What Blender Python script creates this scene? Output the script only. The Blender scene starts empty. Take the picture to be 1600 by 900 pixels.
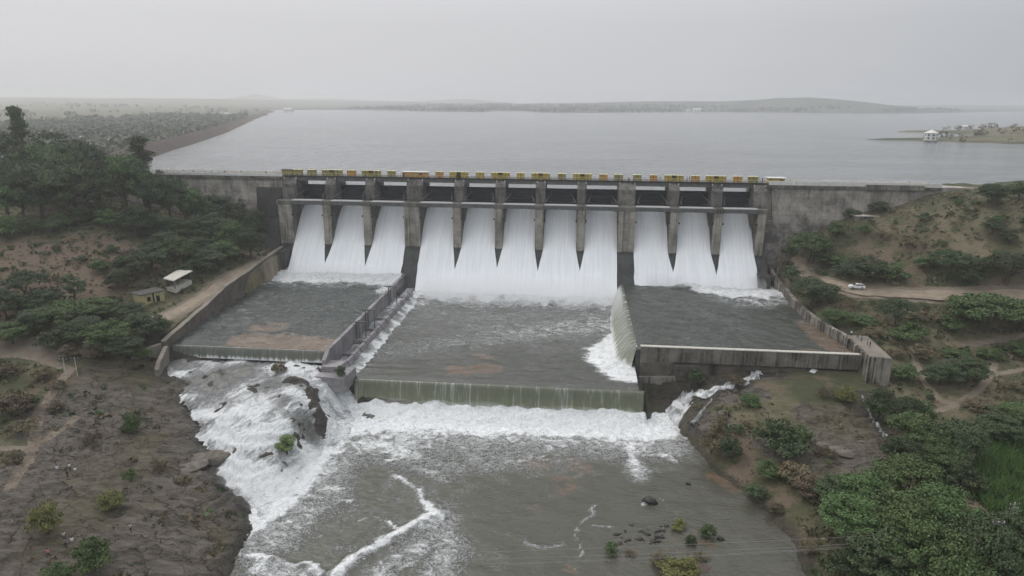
import bpy, math, random
import numpy as np
from mathutils import Vector, Matrix

# ------------------------------------------------------------------ camera, world, sun, exposure
S = bpy.context.scene
C = S.collection
HC = 72.0
FPX = 1050.0
YAW, PITCH, ROLL = math.radians(5.5), math.radians(15.45), math.radians(0.35)
_f = np.array([-math.sin(YAW) * math.cos(PITCH), math.cos(YAW) * math.cos(PITCH), -math.sin(PITCH)])
_r = np.array([math.cos(YAW), math.sin(YAW), 0.0])
_u = np.cross(_r, _f)
_c, _s = math.cos(ROLL), math.sin(ROLL)
_r, _u = _r * _c + _u * _s, _u * _c - _r * _s
cd = bpy.data.cameras.new('camera')
cam = bpy.data.objects.new('camera', cd)
C.objects.link(cam)
cam.matrix_world = Matrix(((_r[0], _u[0], -_f[0], 0), (_r[1], _u[1], -_f[1], 0), (_r[2], _u[2], -_f[2], HC), (0, 0, 0, 1)))
cd.sensor_width = 36.0
cd.lens = 36.0 * FPX / 1600.0
cd.clip_start = 0.5
cd.clip_end = 40000
S.camera = cam

SUN_EL, SUN_AZ = math.radians(52), math.radians(-50)      # azimuth from +Y towards +X
W = bpy.data.worlds.new('World')
S.world = W
W.use_nodes = True
nt = W.node_tree
nt.nodes.clear()
wo = nt.nodes.new('ShaderNodeOutputWorld')
bg = nt.nodes.new('ShaderNodeBackground')
sky = nt.nodes.new('ShaderNodeTexSky')
sky.sky_type = 'NISHITA'
sky.sun_disc = False
sky.sun_elevation = SUN_EL
sky.sun_rotation = SUN_AZ
sky.air_density = 1.0
sky.dust_density = 4.0
hs = nt.nodes.new('ShaderNodeHueSaturation')
hs.inputs['Saturation'].default_value = 0.25
nt.links.new(sky.outputs[0], hs.inputs['Color'])
# the cloud sheet: an even pale grey, a little brighter round the hidden sun and darker, bluer to the right
tc = nt.nodes.new('ShaderNodeTexCoord')
dp = nt.nodes.new('ShaderNodeVectorMath'); dp.operation = 'DOT_PRODUCT'
nt.links.new(tc.outputs['Generated'], dp.inputs[0])
dp.inputs[1].default_value = (-0.80, 0.35, 0.35)
cr = nt.nodes.new('ShaderNodeValToRGB')
cr.color_ramp.elements[0].position = 0.25
cr.color_ramp.elements[0].color = (3.35, 3.9, 4.3, 1)
cr.color_ramp.elements[1].position = 0.95
cr.color_ramp.elements[1].color = (6.6, 6.6, 6.8, 1)
e = cr.color_ramp.elements.new(0.62); e.color = (5.95, 5.95, 6.2, 1)
mr = nt.nodes.new('ShaderNodeMapRange')
mr.inputs['From Min'].default_value = -1; mr.inputs['From Max'].default_value = 1
nt.links.new(dp.outputs['Value'], mr.inputs['Value'])
wn = nt.nodes.new('ShaderNodeTexNoise'); wn.inputs['Scale'].default_value = 1.6; wn.inputs['Detail'].default_value = 4
wmap = nt.nodes.new('ShaderNodeMapping'); wmap.inputs['Scale'].default_value = (1, 1, 4.5)
nt.links.new(tc.outputs['Generated'], wmap.inputs[0]); nt.links.new(wmap.outputs[0], wn.inputs['Vector'])
wad = nt.nodes.new('ShaderNodeMath'); wad.operation = 'MULTIPLY_ADD'
wad.inputs[1].default_value = 0.16
nt.links.new(wn.outputs[0], wad.inputs[0])
wsub = nt.nodes.new('ShaderNodeMath'); wsub.operation = 'SUBTRACT'; wsub.inputs[1].default_value = 0.08
nt.links.new(mr.outputs[0], wsub.inputs[0]); nt.links.new(wsub.outputs[0], wad.inputs[2])
nt.links.new(wad.outputs[0], cr.inputs[0])
mx = nt.nodes.new('ShaderNodeMix'); mx.data_type = 'RGBA'; mx.inputs['Factor'].default_value = 0.88
nt.links.new(hs.outputs[0], mx.inputs[6]); nt.links.new(cr.outputs[0], mx.inputs[7])
# overcast sky: the zenith is brighter than the rim
wz = nt.nodes.new('ShaderNodeSeparateXYZ'); nt.links.new(tc.outputs['Generated'], wz.inputs[0])
zr = nt.nodes.new('ShaderNodeMapRange'); nt.links.new(wz.outputs[2], zr.inputs['Value'])
for k_, v_ in (('From Min', 0.10), ('From Max', 0.9), ('To Min', 1.0), ('To Max', 2.3)): zr.inputs[k_].default_value = v_
vs = nt.nodes.new('ShaderNodeVectorMath'); vs.operation = 'SCALE'
nt.links.new(mx.outputs[2], vs.inputs[0]); nt.links.new(zr.outputs[0], vs.inputs['Scale'])
nt.links.new(vs.outputs[0], bg.inputs['Color'])
bg.inputs['Strength'].default_value = 0.103
nt.links.new(bg.outputs[0], wo.inputs[0])

sd = bpy.data.lights.new('sun', 'SUN')
sd.energy = 0.9
sd.angle = math.radians(25)
sd.color = (1.0, 0.97, 0.93)
sun = bpy.data.objects.new('sun', sd)
C.objects.link(sun)
sdir = Vector((math.sin(SUN_AZ) * math.cos(SUN_EL), math.cos(SUN_AZ) * math.cos(SUN_EL), math.sin(SUN_EL)))
sun.rotation_euler = (-sdir).to_track_quat('-Z', 'Y').to_euler()

S.render.engine = 'CYCLES'
S.view_settings.view_transform = 'Standard'
S.view_settings.look = 'None'
S.view_settings.exposure = 0.0
S.view_settings.gamma = 1.0
S.view_settings.use_curve_mapping = False
cy = S.cycles
cy.use_denoising = True
cy.max_bounces = 6
cy.diffuse_bounces = 2
cy.glossy_bounces = 2
cy.volume_bounces = 4
cy.transparent_max_bounces = 6
cy.use_adaptive_sampling = False

# ------------------------------------------------------------------ pixel -> world helpers (photo 1600 x 900)
def ray(px, py):
    return _f + _r * (px - 800) / FPX - _u * (py - 450) / FPX
def atz(px, py, z):
    d = ray(px, py); t = (z - HC) / d[2]
    return (d[0] * t, d[1] * t, z)
def aty(px, py, Y):
    d = ray(px, py); t = Y / d[1]
    return (d[0] * t, Y, HC + d[2] * t)
def scale_at(p):
    v = np.array([p[0], p[1], p[2] - HC])
    return FPX / float(v @ _f)

# ------------------------------------------------------------------ noise, distance, interpolation
def _hash(i, j, seed):
    h = (i.astype(np.int64) * 374761393 + j.astype(np.int64) * 668265263 + seed * 1442695041) & 0x7fffffff
    h = (h ^ (h >> 13)) * 1274126177 & 0x7fffffff
    return ((h ^ (h >> 16)) & 0xffff) / 65535.0
def vnoise(x, y, seed=0):
    x = np.asarray(x, float); y = np.asarray(y, float)
    i = np.floor(x); j = np.floor(y)
    u = x - i; v = y - j
    u = u * u * (3 - 2 * u); v = v * v * (3 - 2 * v)
    i = i.astype(np.int64); j = j.astype(np.int64)
    a = _hash(i, j, seed); b = _hash(i + 1, j, seed); c = _hash(i, j + 1, seed); d = _hash(i + 1, j + 1, seed)
    return (a * (1 - u) + b * u) * (1 - v) + (c * (1 - u) + d * u) * v
def fbm(x, y, seed=0, octv=4):
    s = 0; a = 0.5; t = 0
    for k in range(octv):
        s = s + a * vnoise(x, y, seed + k * 17); t += a
        x = x * 2.03 + 3.1; y = y * 2.03 - 1.7; a *= 0.5
    return s / t
def sstep(a, b, x):
    t = np.clip((x - a) / (b - a), 0, 1)
    return t * t * (3 - 2 * t)
def seg_dist(x, y, a, b):
    ax, ay = a[0], a[1]; bx, by = b[0] - ax, b[1] - ay
    L = bx * bx + by * by + 1e-9
    t = np.clip(((x - ax) * bx + (y - ay) * by) / L, 0, 1)
    return np.hypot(x - ax - bx * t, y - ay - by * t)
def line_dist(x, y, pts):
    d = None
    if len(pts) == 1: return np.hypot(x - pts[0][0], y - pts[0][1])
    for a, b in zip(pts[:-1], pts[1:]):
        e = seg_dist(x, y, a, b)
        d = e if d is None else np.minimum(d, e)
    return d
def sdf(x, y, poly):                                   # positive inside
    d = line_dist(x, y, list(poly) + [poly[0]])
    ins = np.zeros(np.shape(x), bool)
    n = len(poly)
    for i in range(n):
        x0, y0 = poly[i][:2]; x1, y1 = poly[(i + 1) % n][:2]
        cnd = ((y0 > y) != (y1 > y))
        with np.errstate(divide='ignore', invalid='ignore'):
            xi = (x1 - x0) * (y - y0) / (y1 - y0 + 1e-12) + x0
        ins ^= cnd & (x < xi)
    return np.where(ins, d, -d)
class RBF:                                              # smooth surface through control points
    def __init__(s, pts, smooth=4.0):
        P = np.array(pts, float); s.P = P[:, :2]
        n = len(P)
        K = s.k(np.hypot(P[:, None, 0] - P[None, :, 0], P[:, None, 1] - P[None, :, 1]))
        A = np.zeros((n + 3, n + 3)); A[:n, :n] = K - np.eye(n) * smooth
        A[:n, n] = 1; A[:n, n + 1:] = P[:, :2]; A[n, :n] = 1; A[n + 1:, :n] = P[:, :2].T
        b = np.zeros(n + 3); b[:n] = P[:, 2]
        s.w = np.linalg.solve(A, b)
    def k(s, r): return r
    def __call__(s, x, y):
        x = np.asarray(x, float); y = np.asarray(y, float); sh = x.shape
        xf, yf = x.ravel(), y.ravel(); out = np.empty(xf.size); n = len(s.P)
        for a in range(0, xf.size, 20000):
            q = slice(a, a + 20000)
            r = np.hypot(xf[q, None] - s.P[None, :, 0], yf[q, None] - s.P[None, :, 1])
            out[q] = s.k(r) @ s.w[:n] + s.w[n] + s.w[n + 1] * xf[q] + s.w[n + 2] * yf[q]
        return out.reshape(sh)

# ------------------------------------------------------------------ object helpers
def tag(o, label=None, cat=None, group=None, kind=None):
    if label: o['label'] = label
    if cat: o['category'] = cat
    if group: o['group'] = group
    if kind: o['kind'] = kind
    return o
def empty(name, loc, rz=0.0, sc=None):
    o = bpy.data.objects.new(name, None); C.objects.link(o)
    o.location = loc; o.rotation_euler = (0, 0, rz)
    o.empty_display_size = 0.5
    if sc: o.scale = sc
    return o
def np_mesh(name, V, F, mats, parent=None, smooth=False, attrs=None, midx=None):
    V = np.asarray(V, np.float32).reshape(-1, 3); F = np.asarray(F, np.int32)
    m = bpy.data.meshes.new(name)
    k = F.shape[1]
    m.vertices.add(len(V)); m.vertices.foreach_set('co', V.ravel())
    m.loops.add(F.size); m.loops.foreach_set('vertex_index', F.ravel())
    m.polygons.add(len(F)); m.polygons.foreach_set('loop_start', np.arange(0, F.size, k, dtype=np.int32))
    m.polygons.foreach_set('loop_total', np.full(len(F), k, np.int32))
    if smooth: m.polygons.foreach_set('use_smooth', np.ones(len(F), bool))
    if midx is not None: m.polygons.foreach_set('material_index', np.asarray(midx, np.int32))
    m.update(calc_edges=True)
    for a, v in (attrs or {}).items():
        at = m.attributes.new(a, 'FLOAT', 'POINT'); at.data.foreach_set('value', np.asarray(v, np.float32).ravel())
    for q in (mats if isinstance(mats, (list, tuple)) else [mats]): m.materials.append(q)
    o = bpy.data.objects.new(name, m); C.objects.link(o)
    if parent: o.parent = parent
    return o
def grid_faces(ny, nx, keep=None):
    i = np.arange(ny - 1)[:, None] * nx + np.arange(nx - 1)[None, :]
    F = np.stack([i, i + 1, i + nx + 1, i + nx], -1)
    if keep is not None: F = F[keep]
    return F.reshape(-1, 4)
def grid_obj(name, X, Y, Z, mat, parent=None, attrs=None, keep=None, smooth=True):
    ny, nx = X.shape
    F = grid_faces(ny, nx, keep)
    V = np.stack([X, Y, Z], -1).reshape(-1, 3)
    used, inv = np.unique(F, return_inverse=True)
    F = inv.reshape(F.shape)
    at = {k: np.asarray(v).ravel()[used] for k, v in (attrs or {}).items()}
    return np_mesh(name, V[used], F, mat, parent, smooth, at)
class MB:
    def __init__(s): s.v = []; s.f = []; s.m = []
    def add(s, V, F, mi=0):
        b = len(s.v); s.v += [tuple(p) for p in V]
        for f in F: s.f.append(tuple(b + i for i in f)); s.m.append(mi)
        return s
    def box(s, x0, x1, y0, y1, z0, z1, mi=0, ty=0.0, tx=0.0):
        # ty / tx: the top is drawn in by this much on each side
        V = [(x0, y0, z0), (x1, y0, z0), (x1, y1, z0), (x0, y1, z0),
             (x0 + tx, y0 + ty, z1), (x1 - tx, y0 + ty, z1), (x1 - tx, y1 - ty, z1), (x0 + tx, y1 - ty, z1)]
        return s.add(V, [(3, 2, 1, 0), (4, 5, 6, 7), (0, 1, 5, 4), (1, 2, 6, 5), (2, 3, 7, 6), (3, 0, 4, 7)], mi)
    def prism(s, prof, x0, x1, axis='x', mi=0):
        n = len(prof)
        if axis == 'x': V = [(x0, a, b) for a, b in prof] + [(x1, a, b) for a, b in prof]
        elif axis == 'y': V = [(a, x0, b) for a, b in prof] + [(a, x1, b) for a, b in prof]
        else: V = [(a, b, x0) for a, b in prof] + [(a, b, x1) for a, b in prof]
        F = [tuple(range(n - 1, -1, -1)), tuple(range(n, 2 * n))] + [(i, (i + 1) % n, n + (i + 1) % n, n + i) for i in range(n)]
        return s.add(V, F, mi)
    def tube(s, pts, r, n=6, mi=0, cap=True):
        pts = [Vector(p) for p in pts]
        rs = r if isinstance(r, (list, tuple)) else [r] * len(pts)
        V = []; F = []
        for k, p in enumerate(pts):
            d = (pts[min(k + 1, len(pts) - 1)] - pts[max(k - 1, 0)]).normalized()
            a = d.cross(Vector((0, 0, 1)) if abs(d.z) < 0.9 else Vector((1, 0, 0))).normalized(); b = d.cross(a)
            for i in range(n):
                t = 2 * math.pi * i / n
                V.append(p + (a * math.cos(t) + b * math.sin(t)) * rs[k])
        for k in range(len(pts) - 1):
            for i in range(n):
                j = (i + 1) % n
                F.append((k * n + i, k * n + j, (k + 1) * n + j, (k + 1) * n + i))
        if cap:
            F.append(tuple(range(n))); F.append(tuple(range(len(V) - 1, len(V) - 1 - n, -1)))
        return s.add(V, F, mi)
    def build(s, name, mats, parent=None, smooth=False, bevel=0):
        m = bpy.data.meshes.new(name)
        m.from_pydata(s.v, [], s.f)
        for q in (mats if isinstance(mats, (list, tuple)) else [mats]): m.materials.append(q)
        m.polygons.foreach_set('material_index', s.m)
        if smooth: m.polygons.foreach_set('use_smooth', [True] * len(s.f))
        import bmesh
        b = bmesh.new(); b.from_mesh(m); bmesh.ops.recalc_face_normals(b, faces=b.faces)
        if bevel: bmesh.ops.bevel(b, geom=list(b.edges), offset=bevel, segments=1, affect='EDGES')
        b.to_mesh(m); b.free()
        o = bpy.data.objects.new(name, m); C.objects.link(o)
        if parent: o.parent = parent
        return o
def copy_tree(root):
    kids = [k for k in bpy.data.objects if k.parent == root]
    r = root.copy(); C.objects.link(r)
    for k in kids:
        c = k.copy(); C.objects.link(c); c.parent = r
    return r

# ------------------------------------------------------------------ materials
class NB:                                               # tiny node builder
    def __init__(s, name):
        s.m = bpy.data.materials.new(name); s.m.use_nodes = True; s.t = s.m.node_tree; s.t.nodes.clear()
        s.out = s.n('OutputMaterial'); s.p = s.n('BsdfPrincipled'); s.l(s.p.outputs[0], s.out.inputs[0])
        s.geo = s.n('NewGeometry'); s.pos = s.geo.outputs['Position']
    def n(s, t, **k):
        q = s.t.nodes.new('ShaderNode' + t)
        for a, v in k.items(): setattr(q, a, v)
        return q
    def l(s, a, b): s.t.links.new(a, b)
    def setin(s, inp, v):
        if hasattr(v, 'is_linked') or hasattr(v, 'links'): s.l(v, inp)
        else: inp.default_value = v
    def map(s, vec, sc=(1, 1, 1), loc=(0, 0, 0), rot=(0, 0, 0)):
        q = s.n('Mapping'); q.inputs['Scale'].default_value = sc; q.inputs['Location'].default_value = loc
        q.inputs['Rotation'].default_value = rot
        s.l(vec, q.inputs[0]); return q.outputs[0]
    def noise(s, vec, scale=1, detail=4, rough=0.55, dist=0.0):
        q = s.n('TexNoise'); q.inputs['Scale'].default_value = scale; q.inputs['Detail'].default_value = detail
        q.inputs['Roughness'].default_value = rough; q.inputs['Distortion'].default_value = dist
        s.l(vec, q.inputs['Vector']); return q.outputs[0]
    def math(s, op, a, b=0.0, c=0.0, clamp=False):
        q = s.n('Math', operation=op, use_clamp=clamp)
        s.setin(q.inputs[0], a); s.setin(q.inputs[1], b); s.setin(q.inputs[2], c); return q.outputs[0]
    def rng(s, v, a, b, c=0.0, d=1.0, smooth=True):
        q = s.n('MapRange'); q.interpolation_type = 'SMOOTHSTEP' if smooth else 'LINEAR'
        s.setin(q.inputs['Value'], v)
        for k, x in zip(('From Min', 'From Max', 'To Min', 'To Max'), (a, b, c, d)): q.inputs[k].default_value = x
        return q.outputs[0]
    def mix(s, f, a, b):
        q = s.n('Mix', data_type='RGBA')
        s.setin(q.inputs[0], f)
        for i, v in ((6, a), (7, b)):
            if isinstance(v, tuple): q.inputs[i].default_value = v if len(v) == 4 else v + (1,)
            else: s.l(v, q.inputs[i])
        return q.outputs[2]
    def attr(s, name):
        q = s.n('Attribute'); q.attribute_name = name; return q.outputs['Fac']
    def xyz(s, vec):
        q = s.n('SeparateXYZ'); s.l(vec, q.inputs[0]); return q.outputs
    def bump(s, h, st=0.5, dist=0.2):
        q = s.n('Bump'); q.inputs['Strength'].default_value = st; q.inputs['Distance'].default_value = dist
        s.l(h, q.inputs['Height']); s.l(q.outputs[0], s.p.inputs['Normal'])
    def fin(s, col, rough=0.85, spec=None):
        if isinstance(col, tuple): s.p.inputs['Base Color'].default_value = col if len(col) == 4 else col + (1,)
        else: s.l(col, s.p.inputs['Base Color'])
        s.setin(s.p.inputs['Roughness'], rough)
        if spec is not None: s.p.inputs['Specular IOR Level'].default_value = spec
        return s.m
def plain(name, col, rough=0.7, var=0.25, sc=1.2):
    b = NB(name)
    n = b.noise(b.pos, sc, 4, 0.6)
    c2 = tuple(v * (1 - var) for v in col)
    return b.fin(b.mix(b.rng(n, 0.3, 0.7), c2, col), rough, 0.3)
def concrete(name, light, dark, streak=0.5, joint=True, zdark=None):
    b = NB(name)
    blotch = b.noise(b.pos, 0.22, 6, 0.6)
    fine = b.noise(b.pos, 1.7, 5, 0.7)
    st = b.noise(b.map(b.pos, (1.0, 1.0, 0.06)), 1.0, 4, 0.65)
    st2 = b.noise(b.map(b.pos, (2.6, 2.6, 0.10)), 1.0, 3, 0.6)
    f = b.rng(blotch, 0.35, 0.68)
    f = b.math('ADD', f, b.rng(st, 0.45, 0.68, 0, streak))
    f = b.math('ADD', f, b.rng(st2, 0.52, 0.66, 0, streak * 0.6))
    f = b.math('ADD', f, b.rng(fine, 0.3, 0.7, -0.2, 0.2))
    if zdark:                                            # algae and damp below a level
        z = b.xyz(b.pos)[2]
        zz = b.math('ADD', z, b.rng(st, 0.3, 0.7, -3, 3, False))
        f = b.math('ADD', f, b.rng(zz, zdark[0], zdark[1], 0.9, 0.0))
    f = b.math('MULTIPLY', f, 0.6, clamp=True)
    col = b.mix(f, light, dark)
    if joint:                                            # lift lines
        z = b.xyz(b.pos)[2]
        fr = b.math('FRACT', b.math('MULTIPLY', z, 0.667))
        j = b.rng(b.math('ABSOLUTE', b.math('SUBTRACT', fr, 0.5)), 0.44, 0.5, 0, 0.35)
        col = b.mix(j, col, tuple(v * 0.55 for v in dark))
    b.bump(fine, 0.35, 0.12)
    return b.fin(col, 0.9, 0.25)
M = {}
M['concrete'] = concrete('grey weathered concrete', (0.27, 0.25, 0.22), (0.055, 0.052, 0.046), 0.8)
M['wallconc'] = concrete('pale stained dam concrete', (0.41, 0.37, 0.325), (0.075, 0.07, 0.066), 0.45, True, (27, 37))
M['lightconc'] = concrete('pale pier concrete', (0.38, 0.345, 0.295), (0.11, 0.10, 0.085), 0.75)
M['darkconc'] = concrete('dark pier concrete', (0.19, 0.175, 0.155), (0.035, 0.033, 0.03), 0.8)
M['wet'] = concrete('wet dark concrete', (0.09, 0.09, 0.085), (0.03, 0.03, 0.03), 0.4, False)
M['streaky'] = concrete('pale concrete with black drip streaks', (0.31, 0.285, 0.24), (0.040, 0.036, 0.032), 1.6, False)
M['masonry'] = concrete('brown stone masonry', (0.17, 0.145, 0.12), (0.05, 0.045, 0.04), 0.5, True)
M['cap'] = plain('pale cap concrete', (0.55, 0.52, 0.46), 0.8, 0.3, 2)
M['white'] = plain('white painted parapet', (0.72, 0.70, 0.66), 0.7, 0.18, 0.8)
M['deckgrey'] = plain('deck beam concrete', (0.16, 0.155, 0.15), 0.85, 0.4, 0.8)
M['gate'] = plain('dark gate steel', (0.022, 0.024, 0.030), 0.5, 0.4, 0.5)
M['gatebeam'] = plain('grey gate bridge', (0.15, 0.15, 0.15), 0.75, 0.45, 1.3)
M['bridgetop'] = plain('pale walkway', (0.42, 0.41, 0.40), 0.8, 0.2, 1.0)
M['steel'] = plain('painted steel', (0.12, 0.12, 0.12), 0.5, 0.3, 3)
M['yellow'] = plain('yellow painted sheet', (0.50, 0.36, 0.045), 0.6, 0.35, 1.2)
M['olive'] = plain('faded olive yellow sheet', (0.33, 0.28, 0.075), 0.6, 0.35, 1.2)
M['orange'] = plain('orange yellow sheet', (0.58, 0.29, 0.05), 0.6, 0.3, 1.2)
M['rust'] = plain('brown opening', (0.05, 0.03, 0.02), 0.8)
M['paleroof'] = plain('pale roof sheet', (0.62, 0.62, 0.60), 0.6, 0.15, 0.8)
M['yelwall'] = plain('faded yellow plaster', (0.50, 0.44, 0.24), 0.85, 0.4, 1.5)
M['darkroof'] = plain('dark weathered roof slab', (0.10, 0.095, 0.085), 0.9, 0.4, 1)
M['dark'] = plain('dark opening', (0.012, 0.012, 0.012), 0.8, 0.1)
M['bark'] = plain('bark', (0.10, 0.075, 0.055), 0.9, 0.4, 3)
M['palebark'] = plain('pale bark', (0.28, 0.25, 0.21), 0.9, 0.3, 3)
M['carwhite'] = plain('white car paint', (0.82, 0.82, 0.82), 0.25, 0.03)
M['glass'] = plain('dark car glass', (0.015, 0.018, 0.02), 0.08, 0.1)
M['tyre'] = plain('tyre rubber', (0.02, 0.02, 0.02), 0.8)
M['rim'] = plain('alloy rim', (0.45, 0.45, 0.46), 0.35)
M['lamp'] = plain('lamp lens', (0.6, 0.6, 0.6), 0.15, 0.1)
M['redlamp'] = plain('red lens', (0.35, 0.02, 0.02), 0.2, 0.1)

def leafmat(name, a, b2, c):
    b = NB(name)
    oi = b.n('ObjectInfo')
    isl = b.geo.outputs['Random Per Island']
    col = b.mix(b.rng(isl, 0.0, 1.0, 0, 1, False), a, b2)
    big = b.noise(b.pos, 0.35, 3, 0.5)
    col = b.mix(b.rng(big, 0.4, 0.65, 0, 0.8), col, c)
    hsv = b.n('HueSaturation')
    b.setin(hsv.inputs['Hue'], b.rng(oi.outputs['Random'], 0, 1, 0.485, 0.515, False))
    b.setin(hsv.inputs['Value'], b.rng(oi.outputs['Random'], 0, 1, 0.78, 1.2, False))
    b.l(col, hsv.inputs['Color'])
    b.fin(hsv.outputs[0], 0.65, 0.25)
    return b.m
M['leafdark'] = leafmat('dark green leaves', (0.040, 0.060, 0.028), (0.078, 0.106, 0.046), (0.060, 0.076, 0.037))
M['leafmid'] = leafmat('green leaves', (0.058, 0.094, 0.034), (0.108, 0.160, 0.057), (0.078, 0.114, 0.043))
M['leafbright'] = leafmat('bright green leaves', (0.089, 0.123, 0.039), (0.160, 0.216, 0.072), (0.115, 0.158, 0.055))
M['leafdry'] = leafmat('dry olive leaves', (0.102, 0.085, 0.049), (0.173, 0.138, 0.086), (0.128, 0.108, 0.065))
M['leafpale'] = leafmat('yellow green leaves', (0.128, 0.135, 0.046), (0.219, 0.222, 0.078), (0.160, 0.170, 0.058))
M['leafdried'] = leafmat('dry grass blades', (0.13, 0.11, 0.070), (0.215, 0.185, 0.120), (0.10, 0.095, 0.055))

# ------------------------------------------------------------------ the lie of the land
Z_RIV, Z_CP, Z_SP, Z_RES = -1.0, 6.0, 11.5, 40.5
def P(lst): return [atz(a, b, c) for a, b, c in lst]
ctrl = P([
 # hillside to the left of the spillway
 (0, 345, 34), (100, 345, 34), (200, 345, 33), (280, 342, 31), (340, 345, 27), (385, 365, 22), (415, 385, 19.5),
 (0, 400, 27), (100, 400, 27), (180, 400, 26), (250, 385, 24), (330, 375, 22),
 (0, 470, 19), (100, 470, 19), (200, 472, 17.6), (250, 480, 16.4), (300, 450, 17.3), (350, 425, 18), (410, 400, 19.3), (262, 500, 14.8),
 (0, 540, 13), (100, 545, 12.5), (200, 540, 13), (235, 560, 11), (225, 575, 9.0),
 (0, 620, 8.5), (100, 620, 8), (200, 620, 7), (245, 600, 6.6), (0, 720, 6), (100, 730, 6), (200, 720, 5.5), (290, 690, 4.2), (318, 690, 2.8),
 (285, 610, 5.6), (300, 650, 4.6), (335, 735, 2.2), (375, 800, 1.2), (370, 840, 0.8),
 (0, 850, 5), (100, 850, 4.5), (200, 850, 4), (300, 850, 2.6), (345, 890, 1.0), (200, 780, 4.6), (320, 780, 2.8),
 # right side
 (1205, 392, 21), (1240, 400, 21), (1300, 385, 26), (1400, 380, 29), (1500, 380, 31), (1600, 380, 33),
 (1300, 350, 33), (1360, 332, 36.5), (1400, 322, 38), (1440, 300, 43), (1500, 330, 39.5), (1600, 330, 41), (1500, 286, 45.8), (1600, 281, 47),
 (1240, 412, 19.6), (1300, 432, 19.3), (1338, 452, 19), (1400, 456, 19.2), (1500, 459, 20), (1600, 461, 20.7), (1300, 415, 20.8), (1400, 440, 20.6), (1500, 445, 21.6), (1600, 448, 22.3),
 (1290, 470, 15.5), (1310, 500, 13), (1400, 500, 14), (1500, 505, 14), (1600, 505, 15), (1240, 450, 16.3), (1215, 430, 18),
 (1400, 560, 9.5), (1500, 560, 9.3), (1600, 560, 9.5), (1500, 640, 6.3), (1600, 640, 6.5), (1410, 620, 6.5), (1400, 690, 4.6), (1500, 700, 4.5), (1600, 720, 4),
 (1300, 800, 2.6), (1400, 800, 3), (1600, 850, 2.4), (1300, 880, 1.6), (1450, 880, 2),
 (1120, 640, 3.6), (1105, 660, 2.6), (1150, 640, 5.2), (1200, 605, 6.4), (1300, 600, 6.9), (1250, 680, 5.0), (1350, 680, 4.4), (1150, 690, 3.0), (1340, 620, 6.0), (1375, 640, 4.6),
 (1095, 700, -0.6), (1130, 742, -0.6), (1165, 770, -0.7), (1202, 800, -0.7), (1245, 850, -0.8), (1268, 900, -0.8), (1170, 735, 1.2), (1230, 790, 1.3), (1270, 840, 1.0),
]) + [
 (-108, 150, 11), (-110, 160, 14), (-112, 185, 16.5), (-112, 210, 18), (-112, 235, 19.5), (-110, 246, 19.5),
 (-130, 246, 24), (-160, 246, 32), (-185, 250, 38), (-205, 262, 42), (-250, 250, 40), (-300, 240, 38), (-320, 180, 27), (-320, 120, 15), (-300, 60, 8), (-200, 20, 6), (-100, 20, 4), (-60, 40, 1),
 (50, 60, -0.8), (120, 40, 3), (250, 60, 4), (320, 120, 8), (320, 180, 20), (320, 240, 40), (200, 262, 46), (300, 262, 48), (140, 252, 44.5), (73, 200, 14), (73, 185, 12.5), (76, 220, 16),
 (73, 240, 18), (78, 165, 9.0), (72, 152, 7.0),
]
near = RBF(ctrl, 2.0)
river_poly = [(-75, 20, 0), (-58, 70, 0)] + P([(350, 900, -1), (368, 860, -1), (385, 825, -1), (388, 800, -1)]) + \
    [(-62, 107, -1), (-66, 118, -1), (-66, 134, -1), (-60, 150, -1), (17, 150, -1), (18, 162, -1), (33, 160, -1), (27.5, 147, -1)] + \
    P([(1092, 700, -1), (1110, 730, -1), (1130, 745, -1), (1165, 772, -1), (1200, 800, -1), (1230, 830, -1), (1250, 860, -1), (1262, 885, -1), (1266, 905, -1)]) + [(46, 60, 0), (60, 20, 0)]
casc_ctrl = P([(262, 552, 8.6), (330, 555, 8.7), (400, 562, 8.7), (460, 566, 8.7), (508, 575, 8.6), (250, 575, 7.6), (290, 590, 7.2), (350, 598, 7.8), (420, 600, 7.9), (490, 605, 7.6),
 (515, 592, 7.2), (300, 640, 5.2), (350, 650, 6.2), (420, 640, 7.2), (470, 630, 7.6), (497, 632, 7.0), (512, 625, 5.0), (525, 620, 3.6), (540, 640, -0.5), (520, 662, -0.8), (490, 668, 2.0), (480, 660, 4.0),
 (335, 700, 2.8), (380, 690, 4.6), (430, 672, 5.9), (465, 655, 6.3), (355, 745, 0.6), (390, 735, 1.6), (430, 720, 2.3), (455, 705, 2.0),
 (392, 800, -1.0), (430, 770, -0.9), (470, 735, -0.9), (500, 700, -0.9), (560, 660, -1), (370, 775, -0.4), (420, 830, -1), (500, 780, -1)])
_casc = RBF(casc_ctrl, 0.5)
def casc(x, y):
    z = _casc(x, y); q = z / 1.35 + 1.6 * (fbm(x / 7, y / 7, 401, 3) - .5); s_ = q - np.floor(q)
    return z + 1.35 * .75 * (sstep(.35, 1.0, s_) - s_) * sstep(-.6, 1.0, z)
casc_poly = P([(258, 547, 8.7), (240, 566, 7.9), (262, 585, 7.2), (288, 600, 6.4), (292, 640, 5.0), (312, 680, 3.5), (336, 715, 2.2), (347, 750, 0.6), (372, 790, -0.6), (392, 822, -1),
 (440, 830, -1), (520, 740, -1), (556, 672, -1)]) + [(-52.6, 149.5, 0), (-61, 152.6, 0), (-102.5, 152.6, 0)]
emb = [(-198, 250), (-207, 266), (-226, 300), (-268, 402), (-298, 485), (-364, 656), (-484, 940), (-604, 1223), (-779, 1656), (-998, 2150)]
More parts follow.
